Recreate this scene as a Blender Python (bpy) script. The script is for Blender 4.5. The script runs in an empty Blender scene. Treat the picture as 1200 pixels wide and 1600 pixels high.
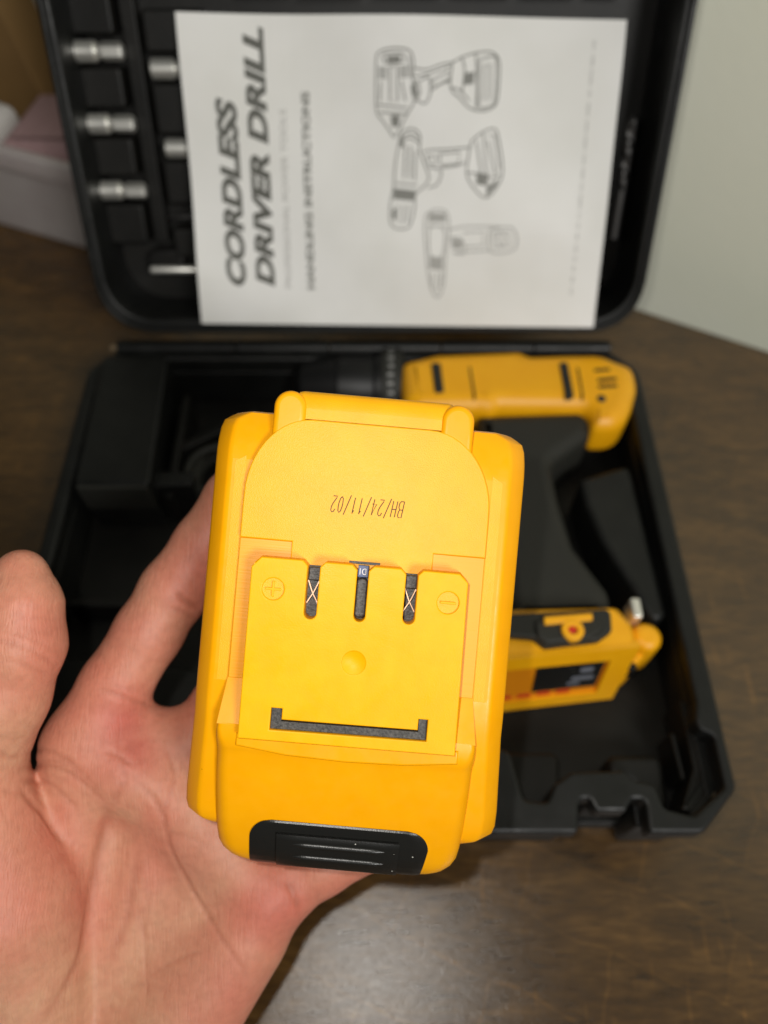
import bpy, bmesh, math, random
import numpy as np
from mathutils import Matrix, Vector

random.seed(7)
scene = bpy.context.scene
COL = scene.collection
R = math.radians

# ------------------------------------------------------------------ camera
PITCH = 58.0                       # degrees below the horizon
CAM = Vector((0.0, 0.0, 0.35))     # phone held 35 cm above the table
CAMROT = Matrix.Rotation(R(90 - PITCH), 4, 'X')
cam_data = bpy.data.cameras.new('camera')
cam_data.sensor_fit = 'HORIZONTAL'
cam_data.sensor_width = 36
cam_data.lens = 36
cam_data.clip_start = 0.005
cam_data.clip_end = 50
cam_data.dof.use_dof = True
cam_data.dof.focus_distance = 0.186
cam_data.dof.aperture_fstop = 10.5
cam = bpy.data.objects.new('camera', cam_data)
cam.matrix_world = Matrix.Translation(CAM) @ CAMROT
COL.objects.link(cam)
scene.camera = cam

# ------------------------------------------------------------------ light
world = bpy.data.worlds.new('World')
scene.world = world
world.use_nodes = True
bg = world.node_tree.nodes['Background']
bg.inputs['Color'].default_value = (0.95, 0.97, 1.0, 1)
bg.inputs['Strength'].default_value = 0.03

def lamp(name, kind, loc, energy, color, size=None, aim=None):
    d = bpy.data.lights.new(name, kind)
    d.energy = energy
    d.color = color
    o = bpy.data.objects.new(name, d)
    o.location = loc
    if kind == 'AREA':
        d.shape = 'DISK'
        d.size = size
        o.rotation_euler = (Vector(aim) - Vector(loc)).to_track_quat('-Z', 'Y').to_euler()
    else:
        d.shadow_soft_size = size
    COL.objects.link(o)
    return o

# the phone's own flash, up and to the left of its lens
flash = lamp('phone_flash', 'POINT', CAM + CAMROT @ Vector((-0.015, 0.011, 0.004)), 1.28, (1.0, 0.965, 0.90), 0.0025)
# the lamp of the room, high up on the right
lamp('room_lamp', 'AREA', (0.60, -0.95, 1.15), 15.5, (1.0, 0.985, 0.95), 0.45, (0.05, 0.3, 0.05))

scene.view_settings.view_transform = 'Standard'
scene.view_settings.look = 'None'
scene.view_settings.exposure = 0.0
scene.view_settings.gamma = 1.0
scene.view_settings.use_curve_mapping = False

# ------------------------------------------------------------------ helpers (all shapes in millimetres)
MM = Matrix.Scale(0.001, 4)

def tag(o, label=None, cat=None, group=None, kind=None):
    if label: o['label'] = label
    if cat: o['category'] = cat
    if group: o['group'] = group
    if kind: o['kind'] = kind
    return o

def empty(name, M, label=None, cat=None, group=None):
    o = bpy.data.objects.new(name, None)
    o.empty_display_size = 0.01
    o.matrix_world = M
    COL.objects.link(o)
    return tag(o, label, cat, group)

WORLDM = {}
def wm(o):
    if o is None: return Matrix.Identity(4)
    return wm(o.parent) @ o.matrix_basis

def obj(name, me, mat, parent=None, M=None, smooth=30, origin=None):
    """one mesh object; me in mm in the frame M (default: the parent's own frame)"""
    T = MM if M is None else wm(parent).inverted() @ M @ MM
    me = me.copy() if me.users > 0 else me
    caps = [p.index for p in me.polygons if abs(p.normal.z) > .99995]
    me.transform(T)
    me.name = name
    me.materials.clear()
    me.materials.append(mat)
    if smooth:
        me.shade_smooth()
        if smooth < 180:
            me.set_sharp_from_angle(angle=R(smooth))
            for i in caps: me.polygons[i].use_smooth = False
    o = bpy.data.objects.new(name, me)
    if origin is not None:
        off = Vector(origin) * 0.001
        me.transform(Matrix.Translation(-off))
        o.location = off
    COL.objects.link(o)
    o.parent = parent
    return o

def top(name, me, mat, M, label, cat, group=None, smooth=30):
    """a thing that is one mesh: me in mm, local to M"""
    me.transform(MM)
    me.name = name
    me.materials.append(mat)
    if smooth:
        me.shade_smooth()
        if smooth < 180: me.set_sharp_from_angle(angle=R(smooth))
    o = bpy.data.objects.new(name, me)
    o.matrix_world = M
    COL.objects.link(o)
    return tag(o, label, cat, group)

def mesh(verts, faces):
    me = bpy.data.meshes.new('m')
    me.from_pydata([tuple(v) for v in verts], [], faces)
    me.update()
    return me

def fix_normals(me):
    bm = bmesh.new(); bm.from_mesh(me)
    bmesh.ops.recalc_face_normals(bm, faces=bm.faces)
    bm.to_mesh(me); bm.free()
    return me

def join(*ms):
    bm = bmesh.new()
    for m in ms: bm.from_mesh(m)
    me = bpy.data.meshes.new('m'); bm.to_mesh(me); bm.free()
    return me

def moved(me, M):
    me.transform(M); return me

def rpoly(pts, r=2.0, seg=5):
    """polygon with rounded corners; r a number or one per corner"""
    out = []
    n = len(pts)
    for i in range(n):
        p = Vector(pts[i][:2]); a = Vector(pts[i-1][:2]); b = Vector(pts[(i+1) % n][:2])
        rr = r[i] if isinstance(r, (list, tuple)) else r
        u = a - p; v = b - p
        lu, lv = u.length, v.length
        if rr <= 0 or lu < 1e-6 or lv < 1e-6:
            out.append(tuple(p)); continue
        u /= lu; v /= lv
        ang = math.acos(max(-1, min(1, u.dot(v))))
        if ang > math.pi - 0.02:
            out.append(tuple(p)); continue
        t = min(rr / math.tan(ang / 2), lu * 0.48, lv * 0.48)
        A = p + u * t; B = p + v * t
        for k in range(seg + 1):
            s = k / seg
            q = A * (1 - s) ** 2 + p * 2 * s * (1 - s) + B * s * s
            q = q.lerp(A.lerp(B, s), 0.12)
            out.append(tuple(q))
    return out

def rect(x0, y0, x1, y1): return [(x0, y0), (x1, y0), (x1, y1), (x0, y1)]

def circle(cx, cy, r, n=28, ry=None):
    return [(cx + r * math.cos(2*math.pi*k/n), cy + (ry or r) * math.sin(2*math.pi*k/n)) for k in range(n)]

def plate(outlines, z0, z1, bevel=0.4, res=3):
    """solid plate between z0 and z1 from closed outlines (inner ones are holes), edges rounded"""
    cu = bpy.data.curves.new('c', 'CURVE')
    cu.dimensions = '2D'
    cu.fill_mode = 'BOTH'
    h = abs(z1 - z0) / 2
    bevel = min(bevel, h * 0.98)
    cu.extrude = h - bevel
    cu.bevel_depth = bevel
    cu.bevel_resolution = res
    cu.offset = -bevel
    for pts in outlines:
        sp = cu.splines.new('POLY')
        sp.points.add(len(pts) - 1)
        for q, p in zip(sp.points, pts): q.co = (p[0], p[1], 0, 1)
        sp.use_cyclic_u = True
    o = bpy.data.objects.new('c', cu)
    COL.objects.link(o)
    dg = bpy.context.evaluated_depsgraph_get()
    me = bpy.data.meshes.new_from_object(o.evaluated_get(dg))
    bpy.data.objects.remove(o); bpy.data.curves.remove(cu)
    me.materials.clear()
    bm = bmesh.new(); bm.from_mesh(me)
    bmesh.ops.remove_doubles(bm, verts=bm.verts, dist=1e-4)
    bmesh.ops.recalc_face_normals(bm, faces=bm.faces)
    bm.to_mesh(me); bm.free()
    me.transform(Matrix.Translation((0, 0, (z0 + z1) / 2)))
    return me

def flat(outlines, z):
    """a paper-flat print or sheet"""
    cu = bpy.data.curves.new('c', 'CURVE')
    cu.dimensions = '2D'; cu.fill_mode = 'BOTH'
    for pts in outlines:
        sp = cu.splines.new('POLY')
        sp.points.add(len(pts) - 1)
        for q, p in zip(sp.points, pts): q.co = (p[0], p[1], 0, 1)
        sp.use_cyclic_u = True
    o = bpy.data.objects.new('c', cu); COL.objects.link(o)
    dg = bpy.context.evaluated_depsgraph_get()
    me = bpy.data.meshes.new_from_object(o.evaluated_get(dg))
    bpy.data.objects.remove(o); bpy.data.curves.remove(cu)
    me.materials.clear()
    me.transform(Matrix.Translation((0, 0, z)))
    return me

def loft(rings, cap=True):
    n = len(rings[0]); V = []; Fc = []
    for r in rings: V += [tuple(p) for p in r]
    for i in range(len(rings) - 1):
        for k in range(n):
            a = i*n + k; b = i*n + (k+1) % n
            Fc.append((a, b, b + n, a + n))
    if cap:
        Fc.append(tuple(reversed(range(n))))
        Fc.append(tuple(range((len(rings)-1)*n, len(rings)*n)))
    return fix_normals(mesh(V, Fc))

def tube(pts, r, n=8, cap=True):
    pts = [Vector(p) for p in pts]
    rings = []
    prev = None
    for i, p in enumerate(pts):
        t = (pts[min(i+1, len(pts)-1)] - pts[max(i-1, 0)]).normalized()
        if prev is None:
            u = t.orthogonal().normalized()
        else:
            u = (prev - t * prev.dot(t)).normalized()
        prev = u
        v = t.cross(u)
        rr = r[i] if isinstance(r, (list, tuple)) else r
        rings.append([p + (u*math.cos(2*math.pi*k/n) + v*math.sin(2*math.pi*k/n)) * rr for k in range(n)])
    return loft(rings, cap)

def stroke(paths, w, z):
    """flat ink lines along polylines"""
    V = []; Fc = []
    for path in paths:
        P = [Vector(p) for p in path]
        b = len(V)
        for i, p in enumerate(P):
            t = (P[min(i+1, len(P)-1)] - P[max(i-1, 0)])
            t = t.normalized() if t.length > 1e-9 else Vector((1, 0))
            nrm = Vector((-t.y, t.x)) * w / 2
            V += [(p.x + nrm.x, p.y + nrm.y, z), (p.x - nrm.x, p.y - nrm.y, z)]
        for i in range(len(P) - 1):
            a = b + 2*i
            Fc.append((a, a+1, a+3, a+2))
    return mesh(V, Fc)

def spline(pts, n=6):
    """smooth open curve through 2D or 3D points"""
    P = [Vector(p) for p in pts]; out = []
    for i in range(len(P) - 1):
        a = P[max(i-1, 0)]; b = P[i]; c = P[i+1]; d = P[min(i+2, len(P)-1)]
        for k in range(n):
            t = k / n
            out.append(0.5*((2*b) + (c-a)*t + (2*a-5*b+4*c-d)*t*t + (3*b-a-3*c+d)*t**3))
    out.append(P[-1])
    return out

def text_flat(s, p0, p1, height, z, shear=0.0, bold=0.0):
    cu = bpy.data.curves.new('t', 'FONT')
    cu.body = s; cu.size = 1; cu.shear = shear; cu.offset = bold; cu.fill_mode = 'FRONT'
    o = bpy.data.objects.new('t', cu); COL.objects.link(o)
    dg = bpy.context.evaluated_depsgraph_get()
    me = bpy.data.meshes.new_from_object(o.evaluated_get(dg))
    bpy.data.objects.remove(o); bpy.data.curves.remove(cu)
    me.materials.clear()
    xs = [v.co.x for v in me.vertices]; ys = [v.co.y for v in me.vertices]
    p0 = Vector(p0); p1 = Vector(p1); d = p1 - p0
    sx = d.length / (max(xs) - min(xs)); sy = height / (max(ys) - min(ys))
    M = (Matrix.Translation((p0.x, p0.y, z)) @ Matrix.Rotation(math.atan2(d.y, d.x), 4, 'Z')
         @ Matrix.Diagonal((sx, sy, 1, 1)) @ Matrix.Translation((-min(xs), -min(ys), 0)))
    me.transform(M)
    return me

# ------------------------------------------------------------------ materials
def material(name, base, rough=0.5, metal=0.0, spec=0.5):
    m = bpy.data.materials.new(name); m.use_nodes = True
    b = m.node_tree.nodes['Principled BSDF']
    b.inputs['Base Color'].default_value = (*base, 1)
    b.inputs['Roughness'].default_value = rough
    b.inputs['Metallic'].default_value = metal
    b.inputs['Specular IOR Level'].default_value = spec
    m.diffuse_color = (*base, 1)
    return m

def nd(m, t, **kw):
    n = m.node_tree.nodes.new(t)
    for k, v in kw.items():
        if k.startswith('_'): setattr(n, k[1:], v)
        else: n.inputs[k.replace('__', ' ')].default_value = v
    return n

def lk(m, a, b): m.node_tree.links.new(a, b)

def coords(m, kind='Object', scale=(1, 1, 1), rot=(0, 0, 0)):
    tc = nd(m, 'ShaderNodeTexCoord'); mp = nd(m, 'ShaderNodeMapping')
    mp.inputs['Scale'].default_value = scale
    mp.inputs['Rotation'].default_value = rot
    lk(m, tc.outputs[kind], mp.inputs['Vector'])
    return mp.outputs['Vector']

def add_bump(m, scale, strength, dist, detail=2.0, vec=None, kind='noise'):
    b = m.node_tree.nodes['Principled BSDF']
    v = vec or coords(m)
    if kind == 'noise':
        n = nd(m, 'ShaderNodeTexNoise', Scale=scale, Detail=detail); out = n.outputs['Fac']
    else:
        n = nd(m, 'ShaderNodeTexVoronoi', Scale=scale); out = n.outputs['Distance']
    lk(m, v, n.inputs['Vector'])
    bp = nd(m, 'ShaderNodeBump', Strength=strength, Distance=dist)
    lk(m, out, bp.inputs['Height'])
    if b.inputs['Normal'].is_linked:
        lk(m, b.inputs['Normal'].links[0].from_socket, bp.inputs['Normal'])
    lk(m, bp.outputs['Normal'], b.inputs['Normal'])
    return n

def vary(m, c0, c1, scale, detail=4.0, lo=0.35, hi=0.65, vec=None):
    b = m.node_tree.nodes['Principled BSDF']
    n = nd(m, 'ShaderNodeTexNoise', Scale=scale, Detail=detail)
    lk(m, vec or coords(m), n.inputs['Vector'])
    r = nd(m, 'ShaderNodeValToRGB')
    r.color_ramp.elements[0].position = lo; r.color_ramp.elements[0].color = (*c0, 1)
    r.color_ramp.elements[1].position = hi; r.color_ramp.elements[1].color = (*c1, 1)
    lk(m, n.outputs['Fac'], r.inputs['Fac'])
    lk(m, r.outputs['Color'], b.inputs['Base Color'])
    return r.outputs['Color']

def rough_noise(m, scale, lo, hi):
    b = m.node_tree.nodes['Principled BSDF']
    n = nd(m, 'ShaderNodeTexNoise', Scale=scale, Detail=3.0)
    lk(m, coords(m), n.inputs['Vector'])
    mr = nd(m, 'ShaderNodeMapRange')
    mr.inputs['From Min'].default_value = 0.3; mr.inputs['From Max'].default_value = 0.7
    mr.inputs['To Min'].default_value = lo; mr.inputs['To Max'].default_value = hi
    lk(m, n.outputs['Fac'], mr.inputs['Value'])
    lk(m, mr.outputs['Result'], b.inputs['Roughness'])

YEL = (0.86, 0.35, 0.001)
yellow_grain = material('yellow_grained_plastic', YEL, 0.44, 0, 0.36)
vary(yellow_grain, (0.84, 0.385, 0.001), (0.88, 0.41, 0.002), 150, 3.0)
add_bump(yellow_grain, 5600, 0.55, 0.00008, 0.0)
yellow_smooth = material('yellow_satin_plastic', YEL, 0.36, 0, 0.28)
vary(yellow_smooth, (0.845, 0.355, 0.0008), (0.875, 0.375, 0.0015), 120, 4.0)
add_bump(yellow_smooth, 1500, 0.08, 0.0001)
rough_noise(yellow_smooth, 300, 0.30, 0.44)
yellow_plate = material('yellow_terminal_plastic', (0.88, 0.40, 0.0015), 0.42, 0, 0.22)
vary(yellow_plate, (0.86, 0.405, 0.001), (0.89, 0.435, 0.002), 200, 4.0, 0.35, 0.7)
add_bump(yellow_plate, 2600, 0.22, 0.00012, 1.5)
add_bump(yellow_plate, 240, 0.10, 0.0004, 2.0)
rough_noise(yellow_plate, 220, 0.34, 0.5)
yellow_line = material('yellow_machined_plastic', YEL, 0.45)
add_bump(yellow_line, 60, 0.25, 0.0002, 2.0, coords(yellow_line, scale=(1, 40, 1)))
slot_black = material('black_slot_plastic', (0.035, 0.034, 0.033), 0.5)
add_bump(slot_black, 1800, 0.5, 0.0002)
vary(slot_black, (0.022, 0.021, 0.020), (0.07, 0.066, 0.06), 1500, 3.0)
def dust(m, scale=520, amount=.09, col=(.45, .44, .4)):
    b = m.node_tree.nodes['Principled BSDF']
    base = b.inputs['Base Color']
    v = nd(m, 'ShaderNodeTexVoronoi', Scale=scale, Randomness=1.0); lk(m, coords(m), v.inputs['Vector'])
    sel = nd(m, 'ShaderNodeMath', _operation='LESS_THAN'); sel.inputs[1].default_value = amount; lk(m, v.outputs['Distance'], sel.inputs[0])
    wn = nd(m, 'ShaderNodeMath', _operation='GREATER_THAN'); wn.inputs[1].default_value = .72
    sp = nd(m, 'ShaderNodeSeparateColor'); lk(m, v.outputs['Color'], sp.inputs[0]); lk(m, sp.outputs[0], wn.inputs[0])
    an = nd(m, 'ShaderNodeMath', _operation='MULTIPLY'); lk(m, sel.outputs[0], an.inputs[0]); lk(m, wn.outputs[0], an.inputs[1])
    mx = nd(m, 'ShaderNodeMix', _data_type='RGBA'); mx.inputs[7].default_value = (*col, 1)
    if base.is_linked: lk(m, base.links[0].from_socket, mx.inputs[6])
    else: mx.inputs[6].default_value = base.default_value
    lk(m, an.outputs[0], mx.inputs[0]); lk(m, mx.outputs[2], base)
dust(yellow_smooth, 150, .02, (.30, .10, .001))
button_black = material('black_button_plastic', (0.010, 0.010, 0.009), 0.34)
add_bump(button_black, 2600, 0.35, 0.00012)
dust(button_black, 420, .10)
copper = material('copper_contact', (0.50, 0.33, 0.22), 0.4, 0.8)
board_blue = material('blue_circuit_board', (0.02, 0.05, 0.16), 0.4)
ink = material('dark_brown_ink', (0.09, 0.035, 0.008), 0.7)
print_grey = material('worn_white_print', (0.30, 0.30, 0.29), 0.6)
white_print = material('white_print', (0.75, 0.75, 0.75), 0.6)

case_black = material('black_case_plastic', (0.007, 0.0075, 0.007), 0.42, 0, 0.36)
vary(case_black, (0.0045, 0.0048, 0.0043), (0.0080, 0.0084, 0.0076), 60, 4.0)
add_bump(case_black, 900, 0.35, 0.00025)
rough_noise(case_black, 70, 0.36, 0.55)
tray_black = material('black_tray_plastic', (0.007, 0.0065, 0.0055), 0.5, 0, 0.3)
vary(tray_black, (0.005, 0.0048, 0.004), (0.009, 0.0084, 0.007), 50, 4.0)
add_bump(tray_black, 700, 0.4, 0.0003)
rubber = material('charcoal_rubber', (0.021, 0.021, 0.017), 0.6, 0, 0.35)
add_bump(rubber, 1200, 0.5, 0.0003)
chuck_black = material('black_chuck_metal', (0.006, 0.006, 0.006), 0.45, 0.0, 0.3)
tool_yellow = material('amber_tool_plastic', (0.86, 0.37, 0.003), 0.42)
vary(tool_yellow, (0.90, 0.41, 0.002), (0.93, 0.44, 0.004), 90)
add_bump(tool_yellow, 900, 0.25, 0.0002)
tool_orange = material('orange_tool_plastic', (0.72, 0.24, 0.004), 0.45)
red_print = material('red_print', (0.55, 0.03, 0.01), 0.5)
steel = material('bright_steel', (0.86, 0.85, 0.79), 0.42, 0.85)
add_bump(steel, 500, 0.15, 0.0002)
steel_dull = material('dull_steel', (0.07, 0.068, 0.066), 0.5, 0.9)
add_bump(steel_dull, 500, 0.2, 0.0002)
paper = material('white_paper', (0.74, 0.735, 0.70), 0.55)
vary(paper, (0.73, 0.725, 0.685), (0.82, 0.815, 0.79), 14, 3.0)
add_bump(paper, 22, 0.35, 0.003, 2.0)
print_dark = material('dark_grey_print', (0.10, 0.10, 0.085), 0.6)
print_mid = material('mid_grey_print', (0.21, 0.21, 0.19), 0.6)
print_pale = material('pale_grey_print', (0.38, 0.375, 0.35), 0.6)

def wood_table():
    m = material('brown_wood_laminate', (0.10, 0.06, 0.022), 0.265, 0, 0.85)
    b = m.node_tree.nodes['Principled BSDF']
    rot = (0, 0, R(24))
    v = coords(m, scale=(9, 34, 1), rot=rot)
    n1 = nd(m, 'ShaderNodeTexNoise', Scale=3.2, Detail=7.0, Roughness=0.62, Distortion=0.6); lk(m, v, n1.inputs['Vector'])
    v2 = coords(m, scale=(40, 190, 1), rot=rot)
    n2 = nd(m, 'ShaderNodeTexNoise', Scale=2.6, Detail=4.0); lk(m, v2, n2.inputs['Vector'])
    mixf = nd(m, 'ShaderNodeMath', _operation='MULTIPLY_ADD'); mixf.inputs[1].default_value = 0.42
    lk(m, n2.outputs['Fac'], mixf.inputs[0])
    half = nd(m, 'ShaderNodeMath', _operation='MULTIPLY'); half.inputs[1].default_value = 0.62
    lk(m, n1.outputs['Fac'], half.inputs[0]); lk(m, half.outputs[0], mixf.inputs[2])
    r = nd(m, 'ShaderNodeValToRGB')
    e = r.color_ramp.elements
    e[0].position = 0.30; e[0].color = (0.030, 0.0140, 0.0026, 1)
    e[1].position = 0.74; e[1].color = (0.150, 0.077, 0.0190, 1)
    k = e.new(0.52); k.color = (0.074, 0.0365, 0.0078, 1)
    lk(m, mixf.outputs[0], r.inputs['Fac'])
    # printed block joints: staggered strips with thin pale lines
    v3 = coords(m, scale=(1, 1, 1), rot=rot)
    br = nd(m, 'ShaderNodeTexBrick', Scale=1.0)
    br.inputs['Color1'].default_value = (0.74, 0.74, 0.74, 1); br.inputs['Color2'].default_value = (1.12, 1.1, 1.08, 1)
    br.inputs['Mortar'].default_value = (1.45, 1.42, 1.35, 1)
    br.inputs['Mortar Size'].default_value = 0.0006; br.inputs['Mortar Smooth'].default_value = 0.6
    br.inputs['Brick Width'].default_value = 0.085; br.inputs['Row Height'].default_value = 0.027
    wob = nd(m, 'ShaderNodeTexNoise', Scale=30.0); lk(m, v3, wob.inputs['Vector'])
    addv = nd(m, 'ShaderNodeVectorMath', _operation='MULTIPLY_ADD'); addv.inputs[1].default_value = (0.012, 0.012, 0)
    lk(m, wob.outputs['Color'], addv.inputs[0]); lk(m, v3, addv.inputs[2]); lk(m, addv.outputs[0], br.inputs['Vector'])
    mx = nd(m, 'ShaderNodeMix', _data_type='RGBA', _blend_type='MULTIPLY'); mx.inputs[0].default_value = 0.7
    lk(m, r.outputs['Color'], mx.inputs[6]); lk(m, br.outputs['Color'], mx.inputs[7])
    # printed pores: short dark flecks along the grain, paler ones across it
    for sc, lo_, hi_, c0, rr in (((22, 260, 1), .60, .70, (.42, .40, .36, 1), rot), ((150, 14, 1), .64, .74, (1.7, 1.65, 1.5, 1), rot)):
        fl = nd(m, 'ShaderNodeTexNoise', Scale=2.2, Detail=3.0); lk(m, coords(m, scale=sc, rot=rr), fl.inputs['Vector'])
        fr = nd(m, 'ShaderNodeMapRange'); fr.inputs['From Min'].default_value = lo_; fr.inputs['From Max'].default_value = hi_; lk(m, fl.outputs['Fac'], fr.inputs['Value'])
        fm = nd(m, 'ShaderNodeMix', _data_type='RGBA', _blend_type='MULTIPLY'); fm.inputs[7].default_value = c0
        lk(m, fr.outputs['Result'], fm.inputs[0]); lk(m, mx.outputs[2], fm.inputs[6]); mx = fm
    lk(m, mx.outputs[2], b.inputs['Base Color'])
    nb = nd(m, 'ShaderNodeTexNoise', Scale=1300.0, Detail=2.0); lk(m, coords(m), nb.inputs['Vector'])
    bp = nd(m, 'ShaderNodeBump', Strength=0.32, Distance=0.0004); lk(m, nb.outputs['Fac'], bp.inputs['Height'])
    bp2 = nd(m, 'ShaderNodeBump', Strength=0.05, Distance=0.0006); lk(m, n2.outputs['Fac'], bp2.inputs['Height'])
    lk(m, bp.outputs['Normal'], bp2.inputs['Normal']); lk(m, bp2.outputs['Normal'], b.inputs['Normal'])
    return m
wood = wood_table()
wall_paint = material('pale_green_wall_paint', (0.86, 0.87, 0.72), 0.55)
vary(wall_paint, (0.88, 0.90, 0.72), (0.93, 0.935, 0.79), 5, 5.0)
add_bump(wall_paint, 180, 0.15, 0.0008)

# ------------------------------------------------------------------ setting
# table top, its far edge 45 mm short of the wall
EDGE = Vector((0.1666, 0.3715, 0)); DIR = Vector((0.896, -0.444, 0)).normalized(); NRM = Vector((0.444, 0.896, 0)).normalized()
def edge_pt(s): return EDGE + DIR * s
poly = [edge_pt(-1.1), Vector((-0.85, -0.7, 0)), Vector((1.05, -0.7, 0)), edge_pt(0.95)]
tm = plate([[(p.x*1000, p.y*1000) for p in poly]], -28, 0, 1.2)
t = obj('table_top', tm, wood); tag(t, kind='structure')
w0 = edge_pt(-1.6) + NRM*0.045; w1 = edge_pt(1.4) + NRM*0.045
wv = []
for p in (w0, w1, w1 + NRM*0.1, w0 + NRM*0.1): wv.append((p.x*1000, p.y*1000))
w = obj('wall', plate([wv], -760, 1700, 1.0), wall_paint); tag(w, kind='structure')

# ------------------------------------------------------------------ tool case
ID4 = Matrix.Identity(4)
LIDM = Matrix.Translation((0, 0.293, 0.045)) @ Matrix.Rotation(R(65), 4, 'X')
case = empty('tool_case', Matrix.Translation((-0.011, 0.1715, 0)),
             'open black plastic tool case with hinged lid standing up on the table', 'tool case')

recess = [(72.1, 50.7), (73.8, 60.0), (75.4, 62.0), (78.0, 62.2), (79.9, 57.6), (91.2, 57.6), (94.4, 62.0), (98.3, 62.0), (99.0, 60.0), (98.5, 50.9)]
recess = [(x, max(y, 50.0)) for x, y in recess]; recess[0] = (recess[0][0], 50.0); recess[-1] = (recess[-1][0], 50.0)
mirror = [(-22 - x, y) for x, y in reversed(recess)]
outer = [(-157, 280), (-157, 66), (-141, 50)] + mirror + recess + [(119, 50), (135, 66), (135, 280), (122, 293), (-144, 293)]
outer = rpoly(outer, [14, 5, 5] + [1.5]*20 + [5, 5, 14, 8, 8], 3)
front_r = [(49.5, 79.7), (53.1, 61.8), (61.8, 60.9), (65.4, 67.6), (72.6, 72.2), (92.6, 72.7), (96.7, 69.0), (104.0, 67.6), (106.0, 58.7), (116.5, 56.1), (130.4, 66.3), (130.6, 86.4), (125.9, 88.3), (124.8, 92.3)]
inner = [(-150, 287), (-150, 96), (-143, 78), (-128, 62), (-96, 62), (-90, 84), (-60, 84), (-50, 66), (20, 66), (28, 88)] + front_r + [(126.5, 100), (127, 276), (119, 287)]
inner = rpoly(inner, [8] + [4]*9 + [2.5]*14 + [4, 10, 10], 4)
lower = [(-11 + (x + 11)*.988, 171.5 + (y - 171.5)*.968) for x, y in outer]
base = obj('base_shell', join(plate([outer, inner], 34, 45, 1.6), plate([lower, [(min(max(x, -150.2), 126.6), max(y, 57.2)) for x, y in inner]], 2, 34.6, .8)), case_black, case, ID4)
lip_o = [(x*0.988 - 0.1, 171.5 + (y-171.5)*0.986) for x, y in outer]
tray = obj('tray', join(
    plate([rpoly([(-150.5, 287), (-150.5, 74), (-138, 59), (116, 59), (128, 74), (128, 287)], 8)], 1, 11, 1.0),
    # moulded shelf along the front with the pocket in it
    plate([rpoly([(-148, 62), (30, 62), (30, 96), (-40, 100), (-60, 120), (-148, 128)], 5)], 9, 24, 3),
    plate([rpoly([(48.6, 63.5), (71.6, 63.5), (74.4, 86.2), (50.5, 86.2)], 4)], 9, 20, 2),
    plate([rpoly([(92.3, 83.6), (115.7, 83.6), (114.4, 61.4), (104.6, 61.4), (100.8, 73.8), (92.8, 73.8)], 4)], 9, 26, 3)), tray_black, case, ID4)
obj('filler_block', plate([rpoly([(95.5, 212.9), (122.1, 222.1), (124.4, 140.0), (118.0, 137.0), (101.2, 177.9), (96.5, 197.3)], 4)], 10, 40, 3), case_black, case, ID4)
obj('corner_fill', plate([[(121, 58.5), (127.6, 66.5), (129.0, 76), (129.0, 104), (124.5, 104), (124.5, 76), (117.5, 62)]], 4, 33.5, .5), tray_black, case, ID4)
obj('corner_rib', plate([rpoly([(125.4, 87.0), (129.4, 87.0), (129.8, 71.9), (118.0, 59.7), (116.0, 60.5), (125.8, 71.5)], 2)], 10, 34, 2), case_black, case, ID4)
obj('side_rib', plate([rpoly([(119.1, 91.7), (121.3, 91.7), (122.1, 72.8), (120.1, 71.9)], 1.5)], 10, 30, 1.2), case_black, case, ID4)
obj('divider', plate([rpoly([(-114.0, 217.1), (-94.6, 217.9), (-93.5, 209.5), (-112.6, 208.4)], 1)], 10, 40, 1), case_black, case, ID4)
obj('divider', plate([rpoly([(-108, 206), (-104, 206), (-104, 272), (-108, 272)], 1)], 10, 34, 1), tray_black, case, ID4)
obj('divider', plate([rpoly([(-104, 238), (-66, 262), (-69, 266), (-107, 242)], 1)], 10, 30, 1), tray_black, case, ID4)
obj('divider', plate([rpoly([(-146, 150), (-102, 150), (-102, 155), (-146, 155)], 1)], 10, 28, 1), tray_black, case, ID4)
obj('cradle', plate([rpoly([(30, 246), (118, 246), (118, 276), (30, 280)], 4)], 10, 25, 2), tray_black, case, ID4)
# chuck cradle behind the battery pack
obj('cradle', plate([rpoly([(-60, 232), (6, 232), (6, 252), (-20, 248), (-60, 250)], 3)], 10, 30, 3), tray_black, case, ID4)

lid_out = rpoly(rect(-149, 10, 134.5, 243), 27, 8)
lid_in = rpoly(rect(-143, 17, 128.5, 236), 22, 8)
lid = obj('lid_shell', plate([lid_out, lid_in], -42, 0, 1.8), case_black, case, LIDM)
obj('lid_lip', plate([rpoly(rect(-148.2, 10.8, 133.7, 242.2), 26.5, 8), rpoly(rect(-145.6, 13.4, 131.1, 239.6), 24, 8)], -1, 2.4, 0.8), case_black, lid, LIDM)
obj('lid_panel', plate([rpoly(rect(-146, 13, 131, 240), 25, 8)], -43, -38, 1), tray_black, case, LIDM)
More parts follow.
